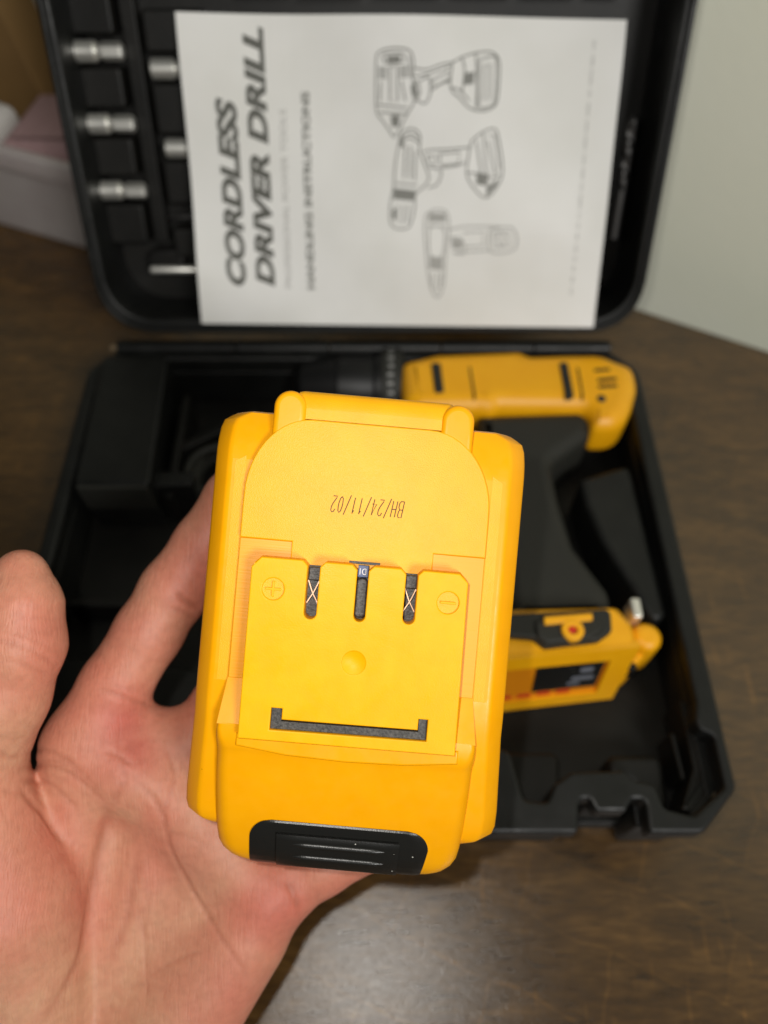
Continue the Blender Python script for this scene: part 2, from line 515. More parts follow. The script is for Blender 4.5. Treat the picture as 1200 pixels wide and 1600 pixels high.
# raised bit holders in the lid
def lid_block(x0, t0, x1, t1, z, r=2.0, b=1.5):
    obj('bit_holder', plate([rpoly(rect(x0, t0, x1, t1), r)], -39, z, b), tray_black, lid, LIDM)
(b1a, _), (b1b, _) = [(-146.1, 123.3), (-124.7, 123.3)]
(b2a, _), (b2b, _) = [(-111.9, 115.0), (-83.9, 115.0)]
rows1 = [(-133.1, 137.7), (-133.0, 107.4), (-132.7, 76.9)]
rows2 = [(-102.2, 130.5), (-100.5, 96.2), (-102.5, 63.5), (-112.2, 36.4)]
for (xa, ta), (xb, tb) in zip(rows1[:-1], rows1[1:]):
    lid_block(b1a, tb + 6.5, b1b, ta - 6.5, -24)
lid_block(b1a, 50, b1b, rows1[2][1] - 7, -24)
lid_block(b1a, rows1[0][1] + 6.5, b1b, rows1[0][1] + 30, -24)
lid_block(b1b + 2.5, 50, b2a - 3, 228, -28, 1, 0.8)
for (xa, ta), (xb, tb) in zip(rows2[:-1], rows2[1:]):
    lid_block(b2a, tb + 6, b2b, ta - 6, -26)
lid_block(b2a, rows2[0][1] + 6.5, b2b, rows2[0][1] + 24, -26)
for x0, x1 in ((-66, -40), (-36, -6), (-2, 30), (34, 62), (66, 92), (96, 112)):
    lid_block(x0, 160, x1, 186, -24 if x0 != -36 else -21)
for x0, x1 in ((-128, -92), (-84, -20), (-10, 60), (68, 112)):
    lid_block(x0, 196, x1, 224, -26)
lid_block(-128, 32, -108, 46, -28, 6)
# hinge: barrel along the back edge, with a pin end showing
hx = []
for k, (x0, x1) in enumerate(((-143, -80), (-79, -30), (-29, 30), (31, 80), (81, 121))):
    obj('hinge_barrel', tube([(x0, 294.5, 45.5), (x1, 294.5, 45.5)], 4.2, 14), case_black, case, ID4)
obj('hinge_pin', tube([(-147, 294.5, 45.5), (-142, 294.5, 45.5)], 1.6, 10), material('worn_brass', (0.45, 0.33, 0.2), 0.4, 0.8), case, ID4)

# ------------------------------------------------------------------ bits in the lid
def socket_bit(name, x, t, z, label, length=23, r=4.6, mat=None, group='bright socket bits in the lid'):
    root = empty(name, LIDM @ Matrix.Translation((x*.001, t*.001, z*.001)), label, 'bit', group)
    L_ = length
    def ring(px, rr, n=20, hexa=False):
        o = []
        for k in range(n):
            a = 2*math.pi*k/n
            q = rr
            if hexa:
                q = rr*math.cos(math.pi/6)/math.cos((a % (math.pi/3)) - math.pi/6)
            o.append((px, q*math.cos(a), q*math.sin(a)))
        return o
    m1 = loft([ring(-L_/2, r*.8, 24), ring(-L_/2 + .8, r, 24), ring(-1.5, r, 24), ring(-0.5, r*.86, 24)])
    m2 = loft([ring(-0.8, r*.72, 24), ring(2, r*.72, 24), ring(2.4, r*.86, 24, True), ring(L_/2 - 1, r*.86, 24, True), ring(L_/2, r*.7, 24, True)])
    obj('socket', m1, mat or steel, root); obj('shank', m2, mat or steel, root)
    return root
where = ('topmost', 'middle', 'lowest')
for (x, tt), wd in zip(rows1, where):
    socket_bit('socket_bit', x, tt, -22.5, 'bright silver socket bit, %s of the three in the outer left column of the lid' % wd)
for (x, tt), wd in zip(rows2[:2], ('upper', 'lower')):
    socket_bit('socket_bit', x + 4, tt, -25, 'bright silver socket bit half hidden by the booklet, %s of two' % wd, 24)
def rod(name, x, tt, z, length, r, mat, label):
    top(name, tube([(-length/2, 0, 0), (-length/2 + 1, 0, 0), (length*.25, 0, 0), (length*.27, 0, 0), (length/2, 0, 0)], [r*.7, r, r, r*.8, r*.8], 12), mat,
        LIDM @ Matrix.Translation((x*.001, tt*.001, z*.001)), label, 'bit')
rod('screwdriver_bit', rows2[2][0] + 3, rows2[2][1], -25, 26, 1.5, steel_dull, 'thin dull grey rod bit showing left of the booklet, above the longer one')
rod('screwdriver_bit', rows2[3][0] + 3, rows2[3][1], -25, 34, 2.0, steel, 'long slim silver bit low in the lid, left of the booklet')
# twist drill standing at the booklet's right edge
pa, pb = [(118.5, 112.0), (118.0, 55.5)]
dv = Vector((pa[0]-pb[0], pa[1]-pb[1])); ln = dv.length
tw = []
N = 90
for i in range(N + 1):
    s = i / N; ring = []
    for k in range(12):
        a = 2*math.pi*k/12
        rr = 2.5 if s < .42 else 2.4*(1 - .42*max(0, math.cos(a*2 - s*26)))
        if s > .96: rr *= (1 - s)/.04*.9 + .1
        ring.append((rr*math.cos(a), s*ln, rr*math.sin(a)))
    tw.append(ring)
top('twist_drill_bit', loft(tw), steel_dull, LIDM @ Matrix.Translation((pb[0]*.001, pb[1]*.001, -.014)) @ Matrix.Rotation(math.atan2(dv.y, dv.x) - math.pi/2, 4, 'Z'),
    'steel twist drill bit upright in the lid at the right edge of the booklet', 'drill bit')

# ------------------------------------------------------------------ instruction booklet leaning in the lid
MANM = LIDM @ Matrix.Translation((0.0078, 0.0135, 0.002)) @ Matrix.Rotation(R(-9.3), 4, 'X') @ Matrix.Rotation(R(-0.6), 4, 'Z')
man = empty('instruction_booklet', MANM, 'white instruction booklet leaning sideways in the open lid, grey drill drawings on its cover', 'booklet')
def page(x0, y0, x1, y1, z0, z1, bow):
    nx, ny = 36, 24; V = []; Fc = []
    for z in (z0, z1):
        for j in range(ny + 1):
            for i in range(nx + 1):
                V.append((x0 + (x1-x0)*i/nx, y0 + (y1-y0)*j/ny, z))
    S_ = (nx+1)*(ny+1)
    for j in range(ny):
        for i in range(nx):
            a = j*(nx+1) + i
            Fc.append((a, a + nx+1, a + nx+2, a+1)); Fc.append((S_+a, S_+a+1, S_+a+nx+2, S_+a+nx+1))
    rim = [i for i in range(nx+1)] + [j*(nx+1)+nx for j in range(1, ny+1)] + [ny*(nx+1)+i for i in range(nx-1, -1, -1)] + [j*(nx+1) for j in range(ny-1, 0, -1)]
    for k in range(len(rim)):
        a, b = rim[k], rim[(k+1) % len(rim)]
        Fc.append((a, b, S_+b, S_+a))
    return fix_normals(mesh(V, Fc))
def bow(o):
    for v in o.data.vertices:
        x, y = v.co.x*1000, v.co.y*1000
        v.co.z += .0018*min(1, max(.0, y/45))*(1.1*math.sin(x*.034 + .6) + .7*math.sin(y*.045 - x*.012) + .5*math.sin(x*.055 + y*.05 + 1.0) - 1.6*max(0, (y - 110)/30)**2*max(0, (x + 20)/120) - .2)
    o.data.update(); return o
bow(obj('pages', page(-103.0, 1.6, 102.2, 139.6, -2.2, -0.30, 0), paper, man))
cover = bow(obj('cover', page(-103.7, 1.2, 102.6, 140.3, -0.28, 0, 0), paper, man))
ZP = 0.26
for s, p0, p1, h, sh, bd, mt in (
    ('CORDLESS', *[(-79.0, 20.5), (-78.9, 106.5)], 10.0, 0.25, 0.048, print_dark),
    ('DRIVER DRILL', *[(-64.2, 20.3), (-64.7, 135.5)], 9.6, 0.25, 0.048, print_dark),
    ('PROFESSIONAL POWER TOOLS', *[(-55.9, 19.8), (-55.8, 101.9)], 2.9, 0.0, 0.0, print_pale),
    ('HANDLING INSTRUCTIONS', *[(-43.7, 19.2), (-44.4, 109.5)], 3.9, 0.0, 0.04, print_mid)):
    bow(obj('title_line' if h > 8 else 'text_line', text_flat(s, p0, p1, h, ZP, sh, bd), mt, cover, MANM, 0))
# a line of print too small to read, up the right side
a, b = [Vector(q) for q in [(88.3, 131.6), (88.9, 17.4)]]
u = (b - a).normalized(); nr = Vector((-u.y, u.x)); pos = 0.0; vs = []; fs = []
while pos < (b-a).length - 3:
    wl = random.uniform(2.0, 6.5); q = pos
    while q < pos + wl:
        g = random.uniform(.4, .65); hh = random.uniform(.45, .75)
        c = a + u*q; k = len(vs)
        for s1, s2 in ((0, -hh), (g, -hh), (g, hh), (0, hh)): 
            p = c + u*s1 + nr*s2; vs.append((p.x, p.y, ZP))
        fs.append((k, k+1, k+2, k+3)); q += g + .5
    pos += wl + 2.2
bow(obj('text_line', mesh(vs, fs), print_pale, cover, MANM, 0))
# line drawings
def draw(name, strokes, fills, mt, w=0.72):
    ms = [stroke([spline(p, 4) if len(p) > 2 and sm else p for p, sm in strokes], w, ZP)]
    for f in fills: ms.append(flat([f], ZP - 0.03))
    bow(obj(name, join(*ms), mt, cover, MANM, 0))
d1 = [([(-12.8, 121.1), (-11.7, 125.6), (-4.7, 127.3), (2.3, 126.4), (4.6, 122.2), (4.5, 114.6), (6.6, 108.8), (4.5, 103.9), (1.3, 98.9), (-1.7, 92.9), (-4.1, 90.6), (-6.4, 93.6), (-9.8, 97.8), (-12.6, 102.7), (-12.8, 121.1)], 1),
      ([(-6.2, 120.2), (-3.0, 120.2), (-2.5, 105.8), (-6.0, 105.7), (-6.2, 120.2)], 0), ([(-12.1, 104.2), (2.3, 102.9)], 0), ([(-11.2, 101.0), (1.8, 100.4)], 0),
      ([(-9.5, 123.0), (-9.0, 124.9), (-0.9, 125.2), (-0.3, 122.0), (-7.9, 121.3), (-9.5, 123.0)], 1),
      ([(-10.5, 113.5), (-10.8, 105.7)], 0), ([(-0.7, 114.0), (1.2, 105.8)], 0), ([(2.4, 124.1), (3.7, 115.5)], 0),
      ([(-11.7, 119.2), (-7.6, 119.2)], 0), ([(-11.7, 118.0), (-7.6, 118.0)], 0), ([(-11.7, 116.7), (-7.6, 116.8)], 0), ([(-11.6, 115.4), (-7.6, 115.4)], 0),
      ([(-1.9, 119.7), (2.2, 119.7)], 0), ([(-1.8, 118.4), (2.2, 118.5)], 0), ([(-1.8, 117.2), (2.2, 117.2)], 0), ([(-1.8, 115.9), (2.3, 115.9)], 0),
      ([(4.8, 119.4), (10.7, 118.7), (16.6, 120.6), (22.8, 121.8)], 1), ([(5.3, 116.0), (11.9, 117.1), (21.6, 120.3)], 1), ([(13.2, 110.3), (17.5, 112.8), (22.4, 114.3)], 1),
      ([(7.8, 114.1), (11.9, 115.6), (12.8, 109.4), (10.6, 104.9), (6.1, 106.4)], 1), ([(13.3, 114.2), (21.1, 118.1), (21.2, 114.9), (14.5, 111.6), (13.3, 114.2)], 0),
      ([(3.8, 111.7), (6.5, 114.1), (7.9, 108.8), (5.0, 105.9)], 1),
      ([(22.6, 121.6), (26.8, 123.8), (33.2, 125.7), (39.9, 126.3), (43.7, 124.0), (44.8, 118.8), (44.5, 107.2), (42.3, 103.3), (36.9, 101.8), (31.2, 103.2), (26.8, 107.1), (22.2, 111.4), (22.6, 121.6)], 1),
      ([(35.0, 123.0), (41.4, 124.5), (43.0, 122.4), (43.1, 105.3), (41.2, 104.1), (35.8, 104.4), (35.0, 123.0)], 1), ([(37.3, 120.8), (40.0, 121.6), (40.5, 106.7), (37.7, 106.2), (37.3, 120.8)], 0),
      ([(26.8, 123.8), (28.4, 118.7), (27.6, 109.0)], 1), ([(22.5, 111.4), (26.4, 110.5), (31.1, 106.1)], 1), ([(33.2, 125.5), (34.5, 113.9), (34.6, 102.7)], 1)]
draw('drill_drawing', d1, [[(-7.9, 124.1), (-1.4, 124.4), (-1.6, 121.9), (-7.5, 121.7)], [(-5.7, 99.8), (-1.2, 99.9), (-1.7, 94.9), (-5.1, 94.8)], [(28.5, 117.5), (33.1, 118.1), (32.9, 113.1), (28.7, 112.5)], [(3.5, 111.2), (6.0, 113.4), (6.6, 108.8), (4.7, 106.8)]], print_mid)
d2 = [([(-1.3, 88.8), (0.3, 92.7), (4.8, 94.2), (8.4, 91.5), (8.6, 84.8), (11.1, 78.7), (13.4, 72.4), (10.1, 67.9), (6.9, 64.9), (6.8, 59.5), (4.7, 50.8), (0.0, 49.0), (-4.7, 51.2), (-5.4, 59.4), (-3.8, 68.0), (-3.2, 78.5), (-1.3, 88.8)], 1),
      ([(-0.2, 90.4), (4.3, 92.1), (8.0, 89.9)], 1), ([(-0.9, 88.3), (3.8, 90.1), (8.1, 87.9)], 1), ([(1.6, 86.8), (1.3, 72.3)], 0), ([(4.1, 86.8), (4.2, 72.3)], 0),
      ([(6.7, 84.8), (6.5, 71.3)], 0), ([(-2.7, 70.1), (7.7, 69.2)], 0), ([(-3.6, 67.5), (7.2, 66.5)], 0), ([(-3.8, 65.3), (6.9, 64.4)], 0), ([(-3.9, 63.2), (6.7, 62.5)], 0),
      ([(-1.9, 60.5), (-2.4, 52.4)], 0), ([(1.0, 60.3), (0.7, 51.3)], 0), ([(3.9, 60.4), (3.3, 51.9)], 0),
      ([(10.1, 83.8), (12.9, 84.9), (22.0, 85.4), (32.7, 86.3)], 1), ([(11.9, 82.3), (16.5, 82.1), (16.6, 78.7), (13.2, 78.7), (11.9, 82.3)], 0), ([(18.1, 83.4), (27.7, 84.2), (27.4, 79.1), (18.9, 78.2), (18.1, 83.4)], 0),
      ([(13.2, 77.5), (19.2, 75.8), (17.5, 69.8), (12.9, 68.2)], 1), ([(18.9, 77.2), (26.9, 78.3), (30.4, 79.9)], 1),
      ([(33.1, 89.0), (38.5, 93.1), (44.0, 94.4), (46.3, 89.3), (48.9, 77.0), (47.1, 69.6), (41.5, 64.0), (35.4, 68.4), (31.6, 74.7), (32.3, 84.1), (33.1, 89.0)], 1),
      ([(40.9, 91.3), (43.9, 92.1), (47.1, 77.5), (45.2, 74.7), (41.0, 89.3)], 0), ([(35.4, 89.2), (38.5, 75.3)], 0), ([(38.6, 92.3), (41.7, 74.3), (47.7, 74.4)], 1), ([(31.8, 75.2), (38.5, 74.8), (41.7, 74.3), (42.1, 64.2)], 0)]
draw('drill_drawing', d2, [[(-1.0, 89.8), (0.4, 90.7), (1.1, 86.3), (-0.7, 85.8)], [(-3.5, 67.2), (7.0, 66.2), (6.7, 62.8), (-3.7, 63.5)], [(36.2, 75.3), (41.4, 74.0), (41.1, 69.5), (36.5, 70.0)], [(-4.2, 58.3), (-1.9, 58.4), (-2.4, 53.5), (-4.2, 54.0)], [(41.8, 68.5), (46.7, 72.8), (46.3, 69.6), (42.3, 65.1)]], print_mid)
d3 = [([(12.7, 56.3), (17.3, 58.4), (22.7, 57.0), (24.2, 48.8), (23.0, 35.3), (22.9, 23.8), (20.7, 16.4), (17.4, 17.8), (14.3, 28.3), (12.7, 40.8), (11.8, 50.9), (12.7, 56.3)], 1),
      ([(23.6, 48.8), (30.6, 50.5), (40.0, 50.9), (50.6, 50.7)], 1), ([(26.4, 38.2), (38.3, 38.8), (45.4, 39.5)], 0), ([(24.9, 45.4), (30.9, 44.4), (32.4, 37.7), (26.4, 38.2)], 1),
      ([(44.2, 49.5), (55.9, 50.2), (57.9, 40.2), (45.5, 38.7), (44.2, 49.5)], 1), ([(48.5, 46.8), (50.1, 48.5), (52.1, 46.3), (52.1, 42.4), (50.1, 41.2), (48.5, 46.8)], 1), ([(14.2, 49.2), (17.6, 50.9), (21.9, 48.2), (21.7, 37.5), (18.2, 35.2), (14.8, 38.0), (14.2, 49.2)], 1), ([(16.1, 28.3), (16.6, 19.6)], 0), ([(19.1, 28.4), (19.1, 18.4)], 0), ([(21.5, 28.4), (20.9, 20.8)], 0), ([(31.3, 47.7), (41.3, 48.4), (41.7, 41.7), (32.2, 41.0)], 0), ([(46.0, 47.9), (54.3, 48.5), (55.7, 41.8), (47.1, 40.6), (46.0, 47.9)], 0), ([(12.9, 50.9), (22.9, 50.4)], 0), ([(13.6, 31.8), (22.6, 31.3)], 0)]
draw('drill_drawing', d3, [[(13.9, 56.9), (22.1, 56.7), (22.5, 52.6), (13.6, 52.5)], [(14.6, 36.3), (21.8, 35.8), (21.4, 29.5), (15.4, 30.1)], [(25.5, 44.9), (30.9, 44.2), (31.1, 39.9), (26.1, 40.1)]], print_pale)

# ------------------------------------------------------------------ cordless drill lying in the base
drill = empty('cordless_drill', Matrix.Translation((0.085, 0.19, 0.01)), 'amber and black cordless drill lying on its side in the case', 'drill')
Z6 = lambda l: l
body_o = [(7.9, 281.1), (27.6, 287.3), (43.3, 288.1), (72.0, 289.7), (77.3, 286.2), (94.5, 287.0), (114.5, 287.3), (122.2, 282.4), (131.2, 277.8), (131.0, 264.4), (125.9, 250.8), (118.8, 238.0), (103.8, 238.0), (103.7, 244.9), (101.4, 250.4), (58.8, 251.2), (53.4, 248.7), (47.6, 249.6), (17.1, 248.7), (9.6, 254.0)]
body = obj('body', plate([rpoly(body_o, [6, 4, 2, 3, 3, 4, 22, 22, 20, 18, 14, 16, 8, 6, 5, 4, 3, 4, 6, 6], 4)], 24, 52, 8.5, 7), tool_yellow, drill, ID4)
def z6pad(name, pts, z0, z1, mat, b=0.8):
    return obj(name, plate([rpoly(pts, 1.2, 3)], z0, z1, b), mat, body, ID4)
z6pad('grip_pad', [(24.4, 276.8), (29.4, 277.2), (30.5, 257.4), (25.7, 256.9)], 50, 53.2, rubber)
z6pad('grip_pad', [(91.0, 277.2), (95.5, 277.6), (95.8, 254.4), (91.3, 253.0)], 50, 53.2, rubber)
for q in ([(43.9, 275.0), (44.8, 275.3), (46.3, 253.9), (45.1, 253.4)], [(99.8, 274.2), (100.8, 274.6), (100.7, 253.9), (99.7, 253.4)]):
    z6pad('seam', q, 50, 52.3, tray_black, 0.1)
for q in ([(109.3, 266.7), (119.3, 267.8), (119.7, 266.0), (109.2, 264.5)], [(108.9, 262.4), (119.0, 263.1), (119.2, 261.3), (108.9, 260.2)], [(108.4, 273.3), (116.9, 274.0), (117.3, 272.4), (108.7, 271.4)]):
    z6pad('vent', q, 46, 52.4, tray_black, 0.3)
scr = [(109.6, 253.4)][0]
obj('screw', plate([circle(scr[0], scr[1], 2.2)], 50, 53, 0.8), steel_dull, body, ID4)
grip_o = [(47.3, 249.4), (102.1, 252.3), (105.3, 244.3), (103.1, 235.3), (82.0, 219.4), (83.2, 197.5), (86.9, 172.7), (99.6, 149.7), (99.7, 135.7), (53.7, 134.2), (53.1, 162.7), (53.4, 197.5), (46.4, 224.1)]
obj('grip', plate([rpoly(grip_o, [3, 6, 6, 8, 10, 8, 10, 8, 3, 3, 12, 12, 6], 5)], 12, 46, 7, 5), rubber, drill, ID4)
trig_o = [(45.5, 237.6), (50.4, 241.7), (54.2, 221.5), (55.0, 198.7), (49.0, 202.4)]
obj('trigger', plate([rpoly(trig_o, 3, 4)], 20, 38, 4, 4), button_black, drill, ID4)
cx, cy = [(7.7, 281.0)][0]
cz = 31
prof = [(2, 17), (-2, 19.5), (-12, 19.5), (-13, 18), (-14, 18.5), (-32, 18.5), (-33, 17.5), (-36, 17), (-52, 13.5), (-56, 9), (-57, 4)]
chuck = obj('chuck', tube([(cx + px, cy, cz) for px, _ in prof], [r for _, r in prof], 32), chuck_black, drill, ID4)
collar = obj('clutch_ring', tube([(cx - 9, cy, cz), (cx - 8, cy, cz), (cx + 1, cy, cz), (cx + 3, cy, cz)], [20, 20.6, 20.6, 18], 40), rubber, drill, ID4)
for k in range(9):                      # worn white marks round the ring
    a = R(38 + k*13)
    c0 = Vector((cx - 4, cy + math.cos(a)*20.75, cz + math.sin(a)*20.75)); uu = Vector((0, -math.sin(a), math.cos(a)))
    vs = [c0 + uu*s1*.8 + Vector((s2*random.uniform(.8, 1.7), 0, 0)) for s1, s2 in ((-1, -1), (1, -1), (1, 1), (-1, 1))]
    obj('mark', mesh(vs, [(0, 1, 2, 3)]), print_grey, collar, ID4, 0)

T5 = [(35.2, 136.7), (98.3, 138.2), (103.3, 130.8), (105.4, 122.8), (34.0, 115.8)]
B5 = [(39.8, 151.7), (111.9, 153.4), (118.8, 145.1), (102.4, 114.0), (37.2, 106.4)]
def foot_ring(src, z, inset=0):
    c = Vector((sum(p[0] for p in src)/5, sum(p[1] for p in src)/5))
    q = [Vector(p) + (c - Vector(p)).normalized()*inset for p in src]
    return [(x, y, z) for x, y in rpoly([tuple(p) for p in q], [3, 3, 4, 3, 3], 4)]
foot = obj('foot', loft([foot_ring(B5, 11), foot_ring([tuple(Vector(a).lerp(Vector(b), .93)) for a, b in zip(B5, T5)], 49.5), foot_ring(T5, 52, 1.5)]), tool_yellow, drill, ID4)
TL, TR, BR, BL = Vector((*T5[4], 52)), Vector((*T5[3], 52)), Vector((*B5[3], 12)), Vector((*B5[4], 12))
fn = (TR - TL).cross(BL - TL).normalized()
if fn.y > 0: fn = -fn
def fp(u, v, h=0): return TL.lerp(TR, u).lerp(BL.lerp(BR, u), v) + fn*h
def fquad(u0, v0, u1, v1, h0, h1):
    lo = [fp(u0, v0, h0), fp(u1, v0, h0), fp(u1, v1, h0), fp(u0, v1, h0)]
    hi = [fp(u0, v0, h1), fp(u1, v0, h1), fp(u1, v1, h1), fp(u0, v1, h1)]
    return loft([lo, hi])
obj('foot_frame', join(fquad(0, 0.0, 1.0, .20, -1, 2.6), fquad(.86, .2, 1.0, 1.0, -1, 2.2), fquad(0, .84, .86, 1.0, -1, 2.2)), tool_yellow, foot, ID4)
obj('foot_panel', fquad(0, .20, .86, .84, -1, 0.6), tool_orange, foot, ID4)
lab = obj('label', fquad(.42, .26, .84, .72, 0, 1.2), button_black, foot, ID4)
for u0, v0, u1, v1 in ((.70, .34, .78, .42), (.66, .50, .80, .56), (.64, .60, .72, .64)):
    obj('mark', fquad(u0, v0, u1, v1, 1, 1.35), material('grey_print', (.16, .17, .2), .6), lab, ID4)
for u0 in (.20, .33, .46, .59):
    obj('red_dash', fquad(u0, .76, u0 + .09, .82, .5, .9), red_print, foot, ID4)
lobe = [(114.6, 130.2)][0]
lob = obj('lobe', plate([circle(lobe[0]-1, lobe[1], 6.6)], 14, 42, 4), tool_yellow, drill, ID4)
obj('lobe_hole', plate([circle([(106.4, 118.3)][0][0], [(106.4, 118.3)][0][1], 2.0)], 28, 36, .3), tray_black, drill, ID4)
obj('foot_ear', plate([rpoly([(101.4, 129.0), (115.8, 130.5), (112.7, 123.0), (106.4, 116.6), (99.5, 117.2)], 3)], 14, 35, 2), tool_yellow, drill, ID4)
clip = obj('belt_clip', plate([rpoly([(45.3, 133.4), (95.1, 136.3), (94.1, 126.2), (87.9, 122.0), (65.6, 119.2), (61.3, 123.1), (44.7, 124.8)], 2.5)], 50, 56, 1.4), rubber, drill, ID4)
obj('clip_pad', plate([rpoly([(62.1, 129.1), (66.2, 131.9), (86.2, 133.1), (91.0, 130.2), (89.0, 125.4), (84.6, 122.3), (66.1, 119.8), (62.5, 122.6)], 3)], 54, 58, 1.4), rubber, clip, ID4)
hk = [(65.9, 130.9), (85.9, 132.6), (85.7, 129.5), (65.7, 127.5), (77.0, 125.2)]
obj('yellow_hook', join(plate([rpoly(hk[:4], .6)], 56, 59.4, .5), plate([circle(hk[4][0], hk[4][1], 4.6), circle(hk[4][0], hk[4][1], 1.9)], 56, 59.6, .6)), tool_yellow, clip, ID4)
obj('red_dot', plate([circle(hk[4][0], hk[4][1], 1.8, 16)], 56, 58.6, .3), red_print, clip, ID4)

# small bright bit tucked behind the foot
pb_ = [(109.5, 141.3)][0]
top('screwdriver_bit', plate([rpoly(rect(-2.1, -4.6, 2.1, 4.6), 1)], 0, 12, .8), steel,
    Matrix.Translation((pb_[0]*.001, pb_[1]*.001, .034)) , 'short bright silver bit beside the foot of the drill', 'bit')

# ------------------------------------------------------------------ charger in the left corner of the base
chg = empty('charger', Matrix.Translation((-.1295, .244, .011)), 'flat black charger block in the back left corner of the case', 'charger')
hs = obj('housing', plate([rpoly([(-148.5, 284.5), (-146.5, 203), (-111, 203), (-114, 284.5)], 2.5)], 11, 50, 1.6), case_black, chg, ID4)
obj('edge_strip', plate([rpoly([(-145.5, 201.5), (-112, 201.5), (-112, 203.5), (-145.5, 203.5)], .6)], 30, 49, .6), rubber, chg, ID4)
obj('slot', plate([rpoly([(-147.2, 258), (-145.4, 258), (-146.6, 276), (-148, 276)], .4)], 45, 50.4, .15), tray_black, chg, ID4)
pts = []
for k in range(150):
    a = k*0.21
    pts.append((-84 + (15 + 2*math.sin(k*.11))*math.cos(a), 226 + (17 + 2.5*math.cos(k*.07))*math.sin(a), 15 + k*.10 + math.sin(a*1.7)))
obj('cord', tube(pts, 2.1, 8), rubber, chg, ID4)

# ------------------------------------------------------------------ things on the table behind, left
BX = Vector((0.928, -0.373, 0)); BY = Vector((0.373, 0.928, 0))
BINM = Matrix(((BX.x, BY.x, 0, -.2695), (BX.y, BY.y, 0, .4571), (0, 0, 1, 0), (0, 0, 0, 1)))
bin_plastic = material('milky_translucent_plastic', (0.74, 0.73, 0.70), 0.35)
bin_plastic.node_tree.nodes['Principled BSDF'].inputs['Transmission Weight'].default_value = 0.6
vary(bin_plastic, (0.82, 0.75, 0.73), (0.90, 0.85, 0.82), 25)
bin_ = empty('storage_bin', BINM, 'milky plastic storage bin behind the case on the left', 'storage bin')
def box_ring(x0, y0, x1, y1, z, r=10): return [(x, y, z) for x, y in rpoly(rect(x0, y0, x1, y1), r, 5)]
obj('walls', loft([box_ring(-60, 0, 110, 95, 1), box_ring(-64, -5, 114, 100, 62), box_ring(-62, -3, 112, 98, 62), box_ring(-58, 2, 108, 93, 4)]), bin_plastic, bin_)
obj('rim', plate([rpoly(rect(-69, -10, 119, 105), 12), rpoly(rect(-62, -3, 112, 98), 8)], 58, 72, 2), bin_plastic, bin_)
pink = material('dusty_pink_cloth', (0.42, 0.27, 0.27), 0.8); add_bump(pink, 120, .6, .002)
greyc = material('pale_grey_cloth', (0.5, 0.48, 0.45), 0.8); add_bump(greyc, 120, .6, .002)
def pouch(w_, d_, h_):
    return plate([rpoly(rect(-w_/2, -d_/2, w_/2, d_/2), 6)], 0, h_, min(9, h_*.45), 5)
top('soft_pouch', pouch(88, 56, 30), pink, BINM @ Matrix.Translation((.066, .040, .042)) @ Matrix.Rotation(R(-12), 4, 'Y') @ Matrix.Rotation(R(8), 4, 'X'), 'dusty pink soft pouch lying in the plastic bin', 'pouch', smooth=60)
top('soft_pouch', pouch(60, 34, 26), greyc, BINM @ Matrix.Translation((-.014, .026, .046)) @ Matrix.Rotation(R(6), 4, 'Y') @ Matrix.Rotation(R(10), 4, 'X'), 'pale grey soft pouch lying in the plastic bin', 'pouch', smooth=60)
card = material('brown_cardboard', (0.22, 0.125, 0.04), 0.75)
vary(card, (0.19, 0.105, 0.032), (0.25, 0.145, 0.048), 12); add_bump(card, 60, .4, .002, 2.0, coords(card, scale=(1, 14, 1)))
CBM = BINM @ Matrix.Translation((-.030, .062, 0.006)) @ Matrix.Rotation(R(-9), 4, 'Y')
cb = empty('cardboard_box', CBM, 'brown cardboard carton standing in the plastic bin', 'box')
obj('box_walls', plate([rpoly(rect(-26, -4, 62, 26), 1), rpoly(rect(-24, -2, 60, 24), 1)], 0, 150, .8), card, cb)
obj('flap', moved(plate([rpoly(rect(-26, 0, 62, 26), 1)], 0, 2, .8), Matrix.Translation((0, -2, 149)) @ Matrix.Rotation(R(-150), 4, 'X')), card, cb)
obj('box_floor', plate([rect(-24.5, -2.5, 60.5, 24.5)], 1, 4, .3), card, cb)

# ------------------------------------------------------------------ battery pack held up to the camera
F0 = 0.187                                   # distance of its face plane along the view
BATM = Matrix.Translation(CAM) @ CAMROT @ Matrix.Translation(((555-600)/1200*F0, (800-990)/1200*F0, -F0)) @ Matrix.Rotation(R(-5.0), 4, 'Z')
bat = empty('battery_pack', BATM, 'bright yellow slide-in drill battery pack held in the hand', 'battery')

def section(hw, zt, zb=-33.0, ch=4.4, cz=5.0):
    """cross-section (u, z) of the shell: straight sides, broad chamfers, flat face"""
    zb = min(zb, zt - 8)
    p = [(-hw + 2, zb), (-hw, zb + 2), (-hw, zt - cz - .8), (-hw + .15, zt - cz), (-hw + .7, zt - cz + .8), (-hw + ch - .7, zt - .55), (-hw + ch, zt - .12), (-hw + ch + .9, zt)]
    return p + [(-u, z) for u, z in reversed(p)]
S = [(-53.6, 32.32, -14, -26), (-53.4, 33.24, -11.5, -28), (-52.7, 35.09, -9.0, -30), (-51.2, 38.37, -7.2, -32), (-50.2, 39.50, -6.6, -33), (-48, 40.01, -5.9, -33), (-44, 40.01, -5.0, -33), (-38, 39.60, -3.6, -33),
     (-30, 39.09, -1.9, -33), (-24, 38.68, -.7, -33), (-19, 38.68, -.1, -33), (-14, 38.68, 0, -33),
     (40, 38.68, 0, -33), (42.5, 38.68, -.15, -33), (45.2, 38.63, -.75, -33), (48, 38.42, -1.55, -33), (49.9, 37.86, -2.2, -32), (50.9, 36.53, -2.6, -31), (51.8, 35.09, -3.1, -30), (52.3, 34.27, -4.5, -28)]
